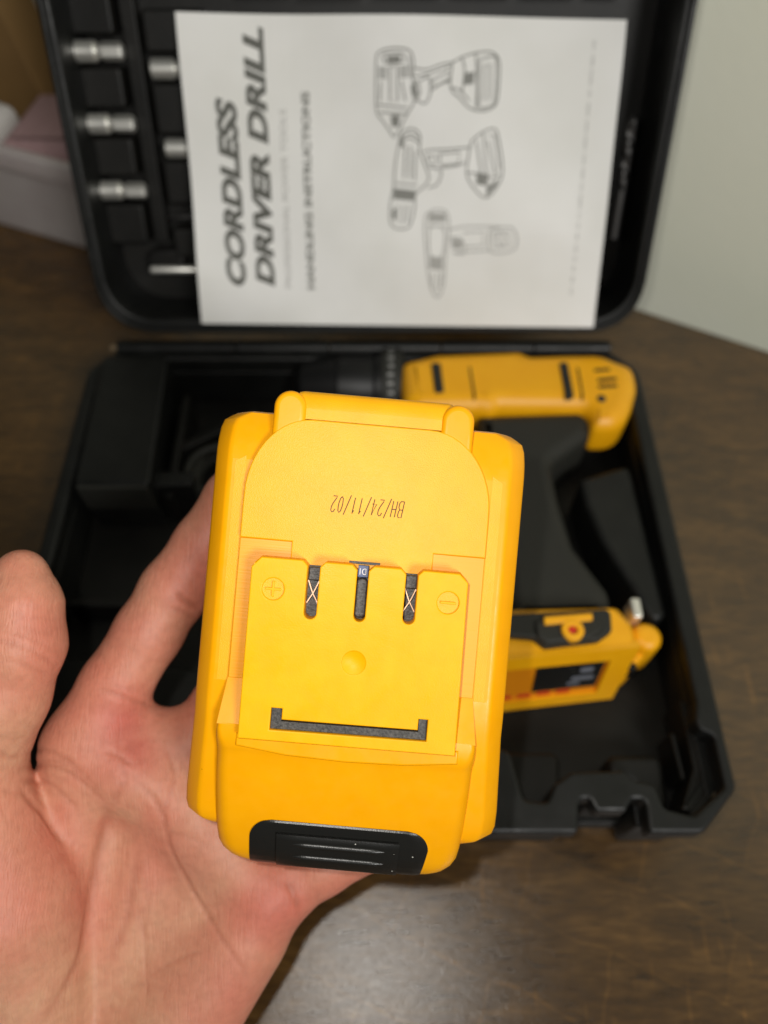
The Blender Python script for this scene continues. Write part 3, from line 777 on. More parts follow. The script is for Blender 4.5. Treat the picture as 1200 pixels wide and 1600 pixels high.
body_b = obj('shell', loft([[(u, v, z) for u, z in section(hw, zt, zb)] for v, hw, zt, zb in S]), yellow_smooth, bat, smooth=28)
# grained strips either side of the raised panel
for sx in (-1, 1):
    pts = rect(29.2*sx if sx < 0 else 29.2, -40, 29.2*sx + 3.4*sx, 41)
    xs = sorted((29.0*sx, 32.5*sx))
    xs = sorted((30.05*sx, 32.7*sx)); obj('side_strip', plate([[(xs[0], -14), (xs[1], -14), (xs[1], 39.5 if sx > 0 else 41), (xs[0], 41 if sx > 0 else 39.5)]], -1, 0.05, .04), yellow_grain, bat)

# raised arched panel
arch = [(-29.7, -26), (-29.7, 30)]
for k in range(1, 14):
    a = R(180 - k*90/13); arch.append((-14.5 + 15.2*math.cos(a), 31.5 + 19.3*math.sin(a)))
for k in range(0, 13):
    a = R(90 - k*90/13); arch.append((14.0 + 15.7*math.cos(a), 31.5 + 19.3*math.sin(a)))
arch += [(29.7, 30), (29.7, -26)]
# notch both shoulders where the machined rail runs
panel = [(-17.1, -26), (-17.1, 21.1), (-29.7, 21.1)] + arch[1:-1] + [(29.7, 21.1), (17.2, 21.1), (17.2, -26)]
obj('arched_panel', plate([panel], -1.5, 1.9, .32), yellow_grain, bat)
for sx in (-1, 1):
    xs = sorted((17.0*sx, 29.7*sx))
    obj('rail_step', plate([rect(xs[0], -13, xs[1], 21.05)], -1.4, 1.2, .2), yellow_line, bat)
    xs = sorted((24.0*sx, 30.6*sx))
    lo_ = [(24.0*sx, -12.95, -1.4), (29.8*sx, -12.95, -1.4), (30.9*sx, -23.4, -1.4), (24.0*sx, -23.4, -1.4)]
    hi_ = [(24.0*sx, -12.95, .75), (29.8*sx, -12.95, .75), (30.9*sx, -23.4, 4.25), (24.0*sx, -23.4, 4.25)]
    obj('rail_ramp', loft([lo_, hi_]), yellow_smooth, bat, smooth=0)

# terminal plate: three slots open at the top, a U-shaped slot below
def slot(c, w, y0):
    o = [(c - w - 1.2, 17.2), (c - w, 16.0)]
    for k in range(9):
        a = R(180 + k*180/8); o.append((c + w*math.cos(a), y0 + w + w*math.sin(a)))
    o += [(c + w, 16.0), (c + w + 1.2, 17.2)]
    return o
TZ = 7.4
plate_o = [(-25.2, -25.6), (-25.4, 14.8), (-23.2, 17.2)] + slot(-10.8, 1.45, 3.6) + slot(0.75, 1.35, 4.0) + slot(12.3, 1.4, 4.4) + [(23.4, 17.2), (25.5, 15.2), (25.9, -25.4)]
u_hole = [(-17.9, -23.0), (18.9, -22.6), (18.9, -17.5), (16.7, -17.5), (16.7, -20.1), (-15.3, -20.4), (-15.3, -17.8), (-17.9, -17.8)]
def sunk_disc(cx, cy): return circle(cx, cy, 2.55, 32)
HP = (-19.9, 9.9); HM = (21.2, 10.2)
dim = circle(0.4, -5.7, 2.7, 32)
tp = obj('terminal_plate', plate([plate_o, u_hole, sunk_disc(*HP), sunk_disc(*HM), dim], 0.4, TZ, .32), yellow_plate, bat)
# bevelled nose along the top of the plate
for x0, x1 in ((-24.9, -12.4), (-9.2, -0.8), (2.3, 10.7), (13.9, 25.2)):
    rings = []
    for y, z in ((17.15, .5), (17.3, 2.4), (17.2, 3.9), (16.2, 6.6), (15.6, TZ - .06), (14.9, TZ - .04), (14.9, .5)):
        rings.append([(x0 + (1.3 if y > 16.8 else (.45 if y > 16 else .1)), y, z), (x1 - (1.3 if y > 16.8 else (.45 if y > 16 else .1)), y, z)])
    V = [p for r in rings for p in r]; n = len(rings)
    Fc = [(2*i, 2*i+1, 2*((i+1) % n)+1, 2*((i+1) % n)) for i in range(n)] + [tuple(2*i for i in range(n)), tuple(2*i+1 for i in reversed(range(n)))]
    obj('plate_nose', fix_normals(mesh(V, Fc)), yellow_smooth, tp, smooth=25)
for (cx, cy), plus in ((HP, True), (HM, False)):
    d = obj('polarity_mark', plate([circle(cx, cy, 2.62, 32)], 3, TZ - .55, .02), yellow_grain, tp)
    bars = [plate([rpoly(rect(cx - 1.85, cy - .3, cx + 1.85, cy + .3), .2)], 4, TZ - .02, .14)]
    if plus: bars.append(plate([rpoly(rect(cx - .3, cy - 1.85, cx + .3, cy + 1.85), .2)], 4, TZ - .03, .14))
    obj('plus_sign' if plus else 'minus_sign', join(*bars), yellow_plate, tp)
# shallow round dimple
rings = []
for k in range(9):
    a = k/8; r = 2.75*(1 - a) + .02
    rings.append([(0.4 + r*math.cos(2*math.pi*j/32), -5.7 + r*math.sin(2*math.pi*j/32), TZ - .05 - .75*math.sin(a*math.pi/2)) for j in range(32)])
obj('dimple', fix_normals(loft(rings, False)), yellow_plate, tp, smooth=180)
# inside of the slots
obj('slot_floor', plate([rect(-13.2, 2.8, 15, 15.9)], -1, 2.15, .1), slot_black, tp)
obj('latch_bar', plate([[(-17.85, -22.95), (18.85, -22.55), (18.85, -17.6), (16.85, -17.6), (16.85, -20.75), (-15.4, -21.05), (-15.4, -17.9), (-17.85, -17.9)]], 1, TZ - 1.1, .12), slot_black, tp)
def ribbon(path, w_, z0, z1):
    a = stroke([path], w_, z0); b = stroke([path], w_, z1); n = len(a.vertices)//2
    V = [v.co[:] for v in a.vertices] + [v.co[:] for v in b.vertices]; o = 2*n
    ring = [2*i for i in range(n)] + [2*i + 1 for i in reversed(range(n))]
    Fc = [tuple(p.vertices) for p in a.polygons] + [tuple(o + k for k in p.vertices) for p in b.polygons]
    Fc += [(ring[i], ring[(i+1) % len(ring)], o + ring[(i+1) % len(ring)], o + ring[i]) for i in range(len(ring))]
    return fix_normals(mesh(V, Fc))
for c in (-10.8, 12.3):
    for sx in (-1, 1):                       # a pair of sprung blades crossing in each slot
        pth = [Vector((c + sx*1.3, 12.4)), Vector((c + sx*.7, 10.9)), Vector((c + sx*.05, 9.4)), Vector((c - sx*.7, 8.1)), Vector((c - sx*1.3, 7.0))]
        obj('contact', ribbon(spline(pth, 4), .24, 2.0, 4.0 + .1*sx), copper, tp)
    obj('contact_holder', plate([rpoly(rect(c - 1.4, 12.4, c + 1.4, 15.6), .3)], 1.5, 3.8, .3), slot_black, tp)
pcb = obj('circuit_board', plate([rect(-.5, 14.2, 1.95, 17.0)], 2.6, 4.4, .1), board_blue, tp)
obj('board_print', text_flat('D1', (1.45, 16.3), (-0.1, 16.3), 1.5, 4.46), white_print, pcb, BATM, 0)
obj('board_edge', plate([rect(-2.9, 17.1, 4.6, 17.75)], .8, 2.02, .05), slot_black, tp)
obj('slot_rib', plate([rpoly(rect(-.5, 4.6, 2.0, 13.9), .9)], 1.8, 4.6, .4), slot_black, tp)

# lower nose block, sloping away under the thumb latch
def nose_sec(hw, zt, zb, r):
    p = [(-hw, zb)]
    for k in range(7):
        a = R(180 - k*15); p.append((-hw + r + r*math.cos(a), zt - r + r*math.sin(a)))
    p.append((-hw*.5, zt + .25))
    return p + [(0, zt + .35)] + [(-u, z) for u, z in reversed(p)]
NS = [(-23.2, 30.9, 4.2, 1.2), (-24.6, 31.1, 4.25, 1.4), (-26.6, 31.2, 4.2, 2.2), (-28.3, 31.2, 3.9, 3.0), (-29.6, 31.2, 3.2, 3.4), (-31.2, 31.2, 2.4, 3.6), (-36, 31.25, 1.3, 3.8), (-42, 31.25, -.5, 4),
      (-48, 31.2, -2.4, 4.4), (-53, 31.0, -4.3, 4.8), (-56.5, 30.6, -5.8, 5), (-58.6, 29.8, -7.0, 5.2), (-60.4, 28.4, -8.4, 5.2), (-61.6, 26.6, -9.9, 5), (-62.3, 24.4, -11.8, 4.6), (-62.7, 22.6, -14.5, 4), (-62.9, 21.6, -20, 3)]
nose = obj('nose_block', loft([[(u*1.0, v, z) for u, z in nose_sec(hw, zt, -29, min(r, 8))] for v, hw, zt, r in NS]), yellow_smooth, bat, smooth=40)
# shelf lip under the plate
obj('nose_lip', plate([[(-26.0, -25.0), (-26.0, -28.2), (-14, -29.6), (0, -30.0), (14, -29.6), (27.0, -28.2), (27.0, -25.0)]], 0, 4.75, .5), yellow_smooth, bat)

# black thumb latch following the slope
def nose_z(v):
    for (a, _, za, _), (b, _, zb_, _) in zip(NS[:-1], NS[1:]):
        if b <= v <= a: return za + (zb_ - za)*(v - a)/(b - a)
    return NS[-1][2]
def skin(outline_fn, v0, v1, h, nu=18, nv=18, depth=4.0, bulge=.35):
    """slab following the nose, its half-width given by outline_fn(v)"""
    V = []; Fc = []
    for lay in (0, 1):
        for j in range(nv + 1):
            v = v0 + (v1 - v0)*j/nv; lo, hi = outline_fn(v)
            for i in range(nu + 1):
                s = i/nu; u = lo + (hi - lo)*s
                zz = nose_z(v) + bulge + (h if lay else -depth)
                if lay and (j in (0, nv) or i in (0, nu)): zz -= .35
                V.append((u, v, zz))
    n = (nu+1)*(nv+1)
    for j in range(nv):
        for i in range(nu):
            a = j*(nu+1) + i
            Fc.append((a, a+1, a+nu+2, a+nu+1)); Fc.append((n+a, n+a+nu+1, n+a+nu+2, n+a+1))
    rim = list(range(nu+1)) + [j*(nu+1)+nu for j in range(1, nv+1)] + [nv*(nu+1)+i for i in range(nu-1, -1, -1)] + [j*(nu+1) for j in range(nv-1, 0, -1)]
    for k in range(len(rim)):
        a, b = rim[k], rim[(k+1) % len(rim)]
        Fc.append((a, b, n+b, n+a))
    return fix_normals(mesh(V, Fc))
def latch_w(v):
    d = max(0.0, v + 53.2)                   # rounded upper corners
    r = 5.4
    cut = r - math.sqrt(max(0, r*r - min(d, r)**2)) if d > 0 else 0
    taper = max(0, -53 - v)*.10
    return (-21.9 + cut - 0*taper, 22.6 - cut - taper*1.4)
dust(slot_black, 900, .06, (.3, .29, .27))
latch = obj('thumb_latch', skin(latch_w, -47.75, -62.6, .55, 24, 34), button_black, bat, smooth=30)
obj('latch_pad', skin(lambda v: (-15.0, 15.4), -51.0, -61.4, 1.9, 12, 14, 3), button_black, latch, smooth=30)
for v in (-53.5, -57.2):
    rg = []
    for i in range(25):
        s = i/24; u = -12.0 + 24.9*s; e = .85*min(1, 7*s, 7*(1-s)) + .05
        rg.append([(u, v + e*math.cos(2*math.pi*k/8), nose_z(v) + 1.95 + e*math.sin(2*math.pi*k/8)) for k in range(8)])
    obj('latch_ridge', loft(rg), button_black, latch, smooth=60)

# top end: rounded roll between two knuckles
ring = []
rl = []
for u, e in ((-18.8, .0), (-18.6, .8), (-17.5, 1.0), (18, 1.0), (19.0, .8), (19.2, 0)):
    o = []
    for y, z in ((50.95, -8), (50.95, .9), (53.5, .9), (55.6, .7), (57.0, 0), (57.8, -1.0), (58.1, -2.4), (57.9, -8)):
        o.append((u, 52 + (y - 52)*(e*.2 + .8) , z if z < -5 else z - (1-e)*.8))
    rl.append(o)
obj('end_roll', loft(rl), yellow_grain, bat, smooth=40)
for cx in (-20.35, 20.4):
    st = [(cx - 4.0, 43.5), (cx + 4.0, 43.5)] + [(cx + 4.0*math.cos(R(a)), 53.5 + 4.0*math.sin(R(a))) for a in range(0, 181, 9)]
    obj('end_knuckle', plate([st], -9, 1.75, 1.5, 6), yellow_smooth, bat, smooth=60)

# printed date code, upside down, in thin slanted strokes
G = {'B': [[(0, 0), (0, 1), (.62, 1), (.8, .88), (.8, .64), (.6, .52), (0, .52)], [(.6, .52), (.9, .38), (.9, .12), (.65, 0), (0, 0)]],
     'H': [[(0, 0), (0, 1)], [(.85, 0), (.85, 1)], [(0, .52), (.85, .52)]], '/': [[(0, -.12), (.8, 1.12)]],
     '2': [[(0, .8), (.15, .96), (.45, 1), (.75, .9), (.8, .68), (.6, .45), (.1, .12), (0, 0), (.85, 0)]],
     '4': [[(.62, 0), (.62, 1), (0, .3), (.9, .3)]], '1': [[(.2, .8), (.45, 1), (.45, 0)]],
     '0': [[(.4, 0), (.12, .12), (0, .4), (0, .62), (.14, .9), (.4, 1), (.66, .9), (.8, .62), (.8, .4), (.66, .12), (.4, 0)]]}
paths = []
for i, c in enumerate('BH/24/11/02'):
    for st in G[c]:
        q = []
        for x, y in st:
            X = (x*.72 + i)*1.62 - 8.75 + y*.55; Y = (y - .5)*3.9
            q.append((-X + .4, -Y + 31.0))
        paths.append(q)
obj('date_code', stroke(paths, .24, 1.93), ink, bat, smooth=0)

# ------------------------------------------------------------------ the hand (left hand, palm up, under the pack)
# worked out in a frame looking down on the palm: x right, y along the fingers, z out of the palm (mm)
f32 = np.float32
def cone_sdf(P, a, b):
    """distance to a tapered capsule; a, b = (x, y, z, r)"""
    A = np.array(a[:3], f32); B = np.array(b[:3], f32); ra, rb = a[3], b[3]
    ba = B - A; l2 = float(ba @ ba)
    h = np.clip(((P - A) @ ba) / l2, 0, 1)
    d = P - A - h[..., None]*ba
    return np.sqrt((d*d).sum(-1)) - (ra + (rb - ra)*h)
def ell_sdf(P, c, r):
    q = (P - np.array(c, f32)) / np.array(r, f32)
    k = np.sqrt((q*q).sum(-1))
    return (k - 1)*min(r)*.5 + (k - 1)*.5*float(np.mean(r))*np.clip(k, 0, 1)
def smin(a, b, k):
    h = np.clip(.5 + .5*(b - a)/k, 0, 1)
    return b + (a - b)*h - k*h*(1 - h)

PALM = [  # metacarpals
    ([(-104.4, -164.3, -232.0, 15)][0], [(-88.0, -69.0, -227.0, 11.5)][0]),
    ([(-94.4, -175.0, -236.0, 15)][0], [(-64.2, -81.9, -235.0, 12.5)][0]),
    ([(-80.6, -177.0, -236.0, 15)][0], [(-49.2, -95.4, -236.0, 12.5)][0]),
    ([(-69.6, -174.0, -232.0, 14)][0], [(-34.2, -114.2, -233.0, 11.6)][0]),
    ([(-70.6, -160.3, -229.0, 15)][0], [(-43.7, -126.9, -230.0, 12)][0]),      # heel of the little-finger side
    ([(-75.9, -75.9, -225.0, 10)][0], [(-57.0, -87.8, -228.0, 9.5)][0]),     # pads below the fingers
    ([(-78.3, -64.8, -232.0, 8.5)][0], [(-60.5, -70.2, -234.0, 8.5)][0]),     # web
    ([(-55.3, -93.5, -229.0, 9.5)][0], [(-36.6, -112.6, -229.0, 9)][0]),
    ([(-103.1, -168.6, -238.0, 20)][0], [(-117.9, -272.9, -262.0, 23)][0]),        # wrist
    ([(-81.3, -174.5, -238.0, 19)][0], [(-93.9, -272.9, -262.0, 22)][0])]
THENAR = [
    ([(-113.4, -72.1, -211.0, 13)][0], [(-106.6, -107.5, -215.0, 19.5)][0]),
    ([(-106.6, -107.5, -215.0, 19.5)][0], [(-102.6, -157.7, -228.0, 19)][0]),
    ([(-119.9, -96.3, -218.0, 16)][0], [(-114.9, -143.1, -226.0, 18)][0])]
THUMB = [
    ([(-113.4, -72.1, -211.0, 12.8)][0], [(-103.2, -49.2, -207.0, 12.2)][0]),
    ([(-103.2, -49.2, -207.0, 12.2)][0], [(-97.7, -34.9, -205.0, 11.9)][0]),
    ([(-97.7, -34.9, -205.0, 11.9)][0], [(-96.5, -24.6, -205.0, 9.9)][0]),
    ([(-96.5, -24.6, -205.0, 9.9)][0], [(-97.3, -17.2, -206.0, 7.1)][0])]
INDEX = [
    ([(-89.3, -69.0, -227.0, 11.3)][0], [(-80.1, -51.9, -229.0, 10.3)][0]),
    ([(-80.1, -51.9, -229.0, 10.3)][0], [(-70.8, -36.2, -231.0, 10.0)][0]),
    ([(-70.8, -36.2, -231.0, 10.0)][0], [(-63.7, -24.1, -233.0, 10.2)][0]),
    ([(-63.7, -24.1, -233.0, 10.2)][0], [(-55.0, -10.1, -234.0, 9.0)][0]),
    ([(-55.0, -10.1, -234.0, 9.0)][0], [(-46.0, 3.9, -234.0, 8.6)][0]),
    ([(-46.0, 3.9, -234.0, 8.6)][0], [(-36.7, 16.4, -232.0, 7.2)][0])]
MIDDLE = [
    ([(-64.4, -79.8, -237.0, 11.3)][0], [(-48.8, -59.2, -237.0, 10.0)][0]),
    ([(-48.8, -59.2, -237.0, 10.0)][0], [(-34.6, -37.8, -236.0, 10.0)][0]),
    ([(-34.6, -37.8, -236.0, 10.0)][0], [(-19.5, -13.7, -234.0, 9)][0]),
    ([(-19.5, -13.7, -234.0, 9)][0], [(-10.1, 2.3, -233.0, 7.6)][0])]
RING = [
    ([(-48.8, -94.8, -236.0, 11.5)][0], [(-33.0, -74.7, -236.0, 10)][0]),
    ([(-33.0, -74.7, -236.0, 10)][0], [(-17.2, -55.8, -235.0, 10)][0]),
    ([(-17.2, -55.8, -235.0, 10)][0], [(-0.8, -34.0, -233.0, 9)][0]),
    ([(-0.8, -34.0, -233.0, 9)][0], [(9.7, -19.3, -232.0, 7.4)][0])]
LITTLE = [
    ([(-33.8, -113.8, -233.0, 11.4)][0], [(-19.4, -106.0, -233.0, 9.8)][0]),
    ([(-19.4, -106.0, -233.0, 9.8)][0], [(-2.9, -97.9, -233.0, 9.2)][0]),
    ([(-2.9, -97.9, -233.0, 9.2)][0], [(13.1, -86.0, -232.0, 8)][0]),
    ([(13.1, -86.0, -232.0, 8)][0], [(24.1, -77.0, -231.0, 6.8)][0])]
# the pack's shell in the same frame, for the contact
bc = np.array([(-7.0, -29.6, -187.0)][0], f32); th = R(-5.0)
BU = np.array((math.cos(th), math.sin(th), 0), f32); BV = np.array((-math.sin(th), math.cos(th), 0), f32)
def pack_sdf(P):
    q = P - bc
    u = np.abs(q @ BU) - 38.9; v = q @ BV; z = q[..., 2]
    dv = np.abs(v + 0.2) - 52.0; dz = np.abs(z + 16.5) - 16.7
    d1 = np.sqrt(np.maximum(u, 0)**2 + np.maximum(dv, 0)**2 + np.maximum(dz, 0)**2) + np.minimum(np.maximum(np.maximum(u, dv), dz), 0)
    u2 = np.abs(q @ BU) - 28.0; dv2 = np.abs(v + 52) - 9.8; dz2 = np.abs(z + 21) - 8.2
    d2 = np.sqrt(np.maximum(u2, 0)**2 + np.maximum(dv2, 0)**2 + np.maximum(dz2, 0)**2) + np.minimum(np.maximum(np.maximum(u2, dv2), dz2), 0)
    return np.minimum(d1, d2)

def chain(P, segs, k=2.0):
    d = cone_sdf(P, *segs[0])
    for s in segs[1:]: d = smin(d, cone_sdf(P, *s), k)
    return d
def hand_raw(P):
    d = chain(P, PALM, 8.0)
    t = chain(P, THENAR, 7.0)
    d = smin(d, t, 3.2)
    for seg, k in ((INDEX, 5.0), (MIDDLE, 5.0), (RING, 5.0), (LITTLE, 5.0)):
        d = smin(d, chain(P, seg, 2.5), k)
    d = smin(d, smin(chain(P, THUMB, 3.0), t + 1.0, 6.0), 2.3)
    return d

def march(rays):
    t = np.full(len(rays), 150.0, f32)
    for _ in range(60):
        t = np.minimum(t + hand_raw((rays*t[:, None]).astype(f32))*.8, 330)
    return rays*t[:, None]
# creases: where they cross the palm, depth and half width in mm
def CR(pts, depth, width): return pts, depth, width
CREASES = [
    CR([(-0.475, -0.3598), (-0.4618, -0.3753), (-0.4444, -0.3944), (-0.4306, -0.4152), (-0.4132, -0.4361)], 0.8, 0.9),
    CR([(-0.3611, -0.3753), (-0.3628, -0.4048), (-0.3732, -0.45), (-0.3837, -0.5056), (-0.3958, -0.575), (-0.4167, -0.6202), (-0.441, -0.6653)], 0.7, 1.6),
    CR([(-0.474, -0.3337), (-0.4375, -0.3312), (-0.4062, -0.3423), (-0.3819, -0.3615), (-0.3593, -0.3806)], 0.55, 0.8),
    CR([(-0.474, -0.351), (-0.4479, -0.35), (-0.4253, -0.3615), (-0.3993, -0.3875)], 0.5, 0.8),
    CR([(-0.4688, -0.3163), (-0.441, -0.3093), (-0.4167, -0.3215), (-0.3958, -0.3389), (-0.3681, -0.3667)], 0.45, 0.8),
    CR([(-0.4652, -0.3233), (-0.4479, -0.3267), (-0.4253, -0.325), (-0.4027, -0.3348)], 0.25, 0.6),
    CR([(-0.3333, -0.3423), (-0.3056, -0.3667), (-0.2875, -0.3944), (-0.283, -0.4188), (-0.2743, -0.4465), (-0.25, -0.4917), (-0.2118, -0.5542), (-0.1753, -0.6098)], 0.65, 0.75),
    CR([(-0.2743, -0.45), (-0.2569, -0.4813), (-0.2327, -0.516)], 0.3, 0.6),
    CR([(-0.2812, -0.3077), (-0.2726, -0.3423), (-0.2777, -0.3632), (-0.2875, -0.3944)], 0.35, 0.7),
    CR([(-0.3681, -0.3111), (-0.3473, -0.3163), (-0.3264, -0.3319)], 0.3, 0.7),
    CR([(-0.3473, -0.3285), (-0.3351, -0.3458), (-0.3473, -0.3667), (-0.3577, -0.3875)], 0.35, 1.0),
    CR([(-0.3194, -0.4361), (-0.3264, -0.4813), (-0.3368, -0.5368), (-0.3611, -0.5819)], 0.4, 1.3),
    CR([(-0.3212, -0.516), (-0.3125, -0.5473), (-0.309, -0.6167), (-0.3125, -0.6375)], 0.25, 0.7),
    CR([(-0.3107, -0.608), (-0.2743, -0.5854), (-0.2361, -0.5715)], 0.25, 0.7),
    CR([(-0.3333, -0.6202), (-0.3125, -0.6149), (-0.2777, -0.6253), (-0.2431, -0.6271)], 0.15, 0.7),
    CR([(-0.1268, -0.4813), (-0.1181, -0.4986), (-0.1093, -0.5194)], 0.7, 0.9),
    CR([(-0.2917, -0.4152), (-0.2569, -0.4223), (-0.2292, -0.4361)], 0.2, 0.8),
    CR([(-0.375, -0.23), (-0.3517, -0.2367), (-0.3233, -0.2467), (-0.3, -0.2533)], 0.5, 0.8),
    CR([(-0.3667, -0.2217), (-0.3417, -0.2283), (-0.3167, -0.2333)], 0.2, 0.6),
    CR([(-0.27, -0.105), (-0.2567, -0.1167), (-0.2417, -0.125)], 0.9, 0.9),
    CR([(-0.2817, -0.1233), (-0.2633, -0.13), (-0.2467, -0.14)], 0.3, 0.7),
    CR([(-0.5083, -0.1667), (-0.475, -0.1733), (-0.4483, -0.1867), (-0.425, -0.2017)], 0.4, 0.7),
    CR([(-0.5, -0.1917), (-0.4667, -0.2), (-0.4383, -0.2133)], 0.22, 0.7),
    CR([(-0.4917, -0.1542), (-0.4583, -0.165), (-0.43, -0.18)], 0.18, 0.6),
    CR([(-0.5067, -0.31), (-0.49, -0.32), (-0.475, -0.3183)], 0.5, 0.8),
    CR([(-0.5, -0.2917), (-0.4833, -0.2967), (-0.4667, -0.2917)], 0.2, 0.6),
    CR([(-0.5, -0.36), (-0.485, -0.3667), (-0.4733, -0.3633)], 0.3, 0.7),]
crease_pts = []
for pts, dep, wid in CREASES:
    sp = [(p.x, p.y) for p in spline([(x, y) for x, y in pts], 5)]
    line = march(np.array([(x, y, -1.0) for x, y in sp], f32))
    n = len(line); fade = np.array([min(1, (i + .6)/(n*.22), (n - i - .4)/(n*.22)) for i in range(n)], f32)
    crease_pts.append((line, fade*dep*.8, wid))
def crease_field(P):
    out = np.zeros(P.shape[:-1], f32)
    for line, dep, wid in crease_pts:
        lo = line.min(0) - 6; hi = line.max(0) + 6
        m = np.all((P > lo) & (P < hi), -1)
        if not m.any(): continue
        Q = P[m]; best = np.full(len(Q), 1e9, f32); bd = np.zeros(len(Q), f32)
        for i in range(len(line) - 1):
            a, b = line[i], line[i+1]; ba = b - a
            h = np.clip(((Q - a) @ ba)/max(float(ba @ ba), 1e-9), 0, 1)
            dd = ((Q - a - h[:, None]*ba)**2).sum(-1)
            w_ = dd < best
            best[w_] = dd[w_]; bd[w_] = (dep[i] + (dep[i+1] - dep[i])*h)[w_]
        g = bd*np.exp(-best/(wid*wid)) - .08*bd*np.exp(-best/(wid*wid*7))
        tmp = out[m]; out[m] = np.where(np.abs(g) > np.abs(tmp), g, tmp)
    return out
def hand_sdf(P):
    d = hand_raw(P)
    m = np.abs(d) < 3.5
    if m.any(): d[m] += crease_field(P[m])
    e = -(pack_sdf(P) - .05)
    return np.maximum(d, e)

def surface_nets(sdf, lo, hi, h):
    n = [int(math.ceil((b - a)/h)) + 1 for a, b in zip(lo, hi)]
    ax = [lo[i] + h*np.arange(n[i], dtype=f32) for i in range(3)]
    K = 3                                             # coarse pass first, then only near the surface
    cx = [lo[i] + h*(K*np.arange((n[i] + K - 1)//K, dtype=f32) + (K - 1)/2) for i in range(3)]
    Dc = sdf(np.stack(np.meshgrid(*cx, indexing='ij'), -1).astype(f32))
    D = Dc.repeat(K, 0).repeat(K, 1).repeat(K, 2)[:n[0], :n[1], :n[2]].copy()
    near = np.argwhere(np.abs(D) < K*h*1.15)
    for i in range(0, len(near), 200000):
        q = near[i:i+200000]
        D[q[:, 0], q[:, 1], q[:, 2]] = sdf((q*h + np.array(lo)).astype(f32))
    s = D < 0
    c = np.zeros([k - 1 for k in n], np.int8)
    for dx in (0, 1):
        for dy in (0, 1):
            for dz in (0, 1): c += s[dx:n[0]-1+dx, dy:n[1]-1+dy, dz:n[2]-1+dz]
    act = (c > 0) & (c < 8)
    idx = np.full(act.shape, -1, np.int64); ids = np.argwhere(act); idx[act] = np.arange(len(ids))
    acc = np.zeros((len(ids), 3)); cnt = np.zeros(len(ids))
    cor = [(x, y, z) for x in (0, 1) for y in (0, 1) for z in (0, 1)]
    for p in range(8):
        for q in range(p + 1, 8):
            if sum(abs(cor[p][k] - cor[q][k]) for k in range(3)) != 1: continue
            a = ids + cor[p]; b = ids + cor[q]
            da = D[a[:, 0], a[:, 1], a[:, 2]]; db = D[b[:, 0], b[:, 1], b[:, 2]]
            m = (da < 0) != (db < 0)
            t = np.where(m, da/np.where(m, da - db, 1), 0)
            acc[m] += (np.array(cor[p]) + t[:, None]*(np.array(cor[q]) - np.array(cor[p])))[m]; cnt[m] += 1
    V = (ids + acc/cnt[:, None])*h + np.array(lo)
    Fs = []
    for axis in range(3):
        u, v = [(1, 2), (2, 0), (0, 1)][axis]
        sl0 = [slice(0, n[k]) for k in range(3)]; sl1 = list(sl0)
        sl0[axis] = slice(0, n[axis]-1); sl1[axis] = slice(1, n[axis])
        e = s[tuple(sl0)] != s[tuple(sl1)]
        E = np.argwhere(e)
        ok = (E[:, u] > 0) & (E[:, v] > 0) & (E[:, u] < n[u]-1) & (E[:, v] < n[v]-1)
        E = E[ok]
        inside = s[E[:, 0], E[:, 1], E[:, 2]]
        def at(du, dv):
            Q = E.copy(); Q[:, u] += du; Q[:, v] += dv
            return idx[Q[:, 0], Q[:, 1], Q[:, 2]]
        quad = np.stack([at(-1, -1), at(0, -1), at(0, 0), at(-1, 0)], 1)
        quad[~inside] = quad[~inside][:, ::-1]
        Fs.append(quad)
    return V, np.concatenate(Fs)

allseg = PALM + THENAR + THUMB + INDEX + MIDDLE + RING + LITTLE
pts_ = np.array([q for s_ in allseg for q in s_])
lo = (pts_[:, :3] - pts_[:, 3:]).min(0) - 3; hi = (pts_[:, :3] + pts_[:, 3:]).max(0) + 3
HV, HF = surface_nets(hand_sdf, lo, hi, 0.75)
HV = HV.astype(f32)
for _ in range(2):                                    # settle the vertices on the surface
    d = hand_sdf(HV); e = .25
    g = np.stack([hand_sdf(HV + np.eye(3, dtype=f32)[k]*e) - hand_sdf(HV - np.eye(3, dtype=f32)[k]*e) for k in range(3)], -1)/(2*e)
    g /= np.maximum(np.sqrt((g*g).sum(-1, keepdims=True)), .3)
    HV = HV - np.clip(d, -.6, .6)[:, None]*g*.9
cf = np.clip(crease_field(HV), 0, 2)
# flushed areas; darker spots on index and thumb edge paint in shading
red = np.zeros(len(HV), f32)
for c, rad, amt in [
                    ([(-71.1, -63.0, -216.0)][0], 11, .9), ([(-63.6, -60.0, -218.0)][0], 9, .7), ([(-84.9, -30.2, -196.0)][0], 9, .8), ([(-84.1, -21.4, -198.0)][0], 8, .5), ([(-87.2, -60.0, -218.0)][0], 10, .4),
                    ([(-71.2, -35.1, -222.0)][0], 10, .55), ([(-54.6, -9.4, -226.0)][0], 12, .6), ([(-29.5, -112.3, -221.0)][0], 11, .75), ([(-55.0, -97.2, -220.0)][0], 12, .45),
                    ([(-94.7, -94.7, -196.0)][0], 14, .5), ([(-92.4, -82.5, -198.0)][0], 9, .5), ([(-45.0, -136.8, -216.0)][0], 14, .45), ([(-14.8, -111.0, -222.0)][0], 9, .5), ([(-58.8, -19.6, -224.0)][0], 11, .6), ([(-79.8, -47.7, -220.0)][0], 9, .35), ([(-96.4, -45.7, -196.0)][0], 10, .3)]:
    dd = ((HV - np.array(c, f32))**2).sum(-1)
    red = np.maximum(red, amt*np.exp(-dd/(2*rad*rad)))

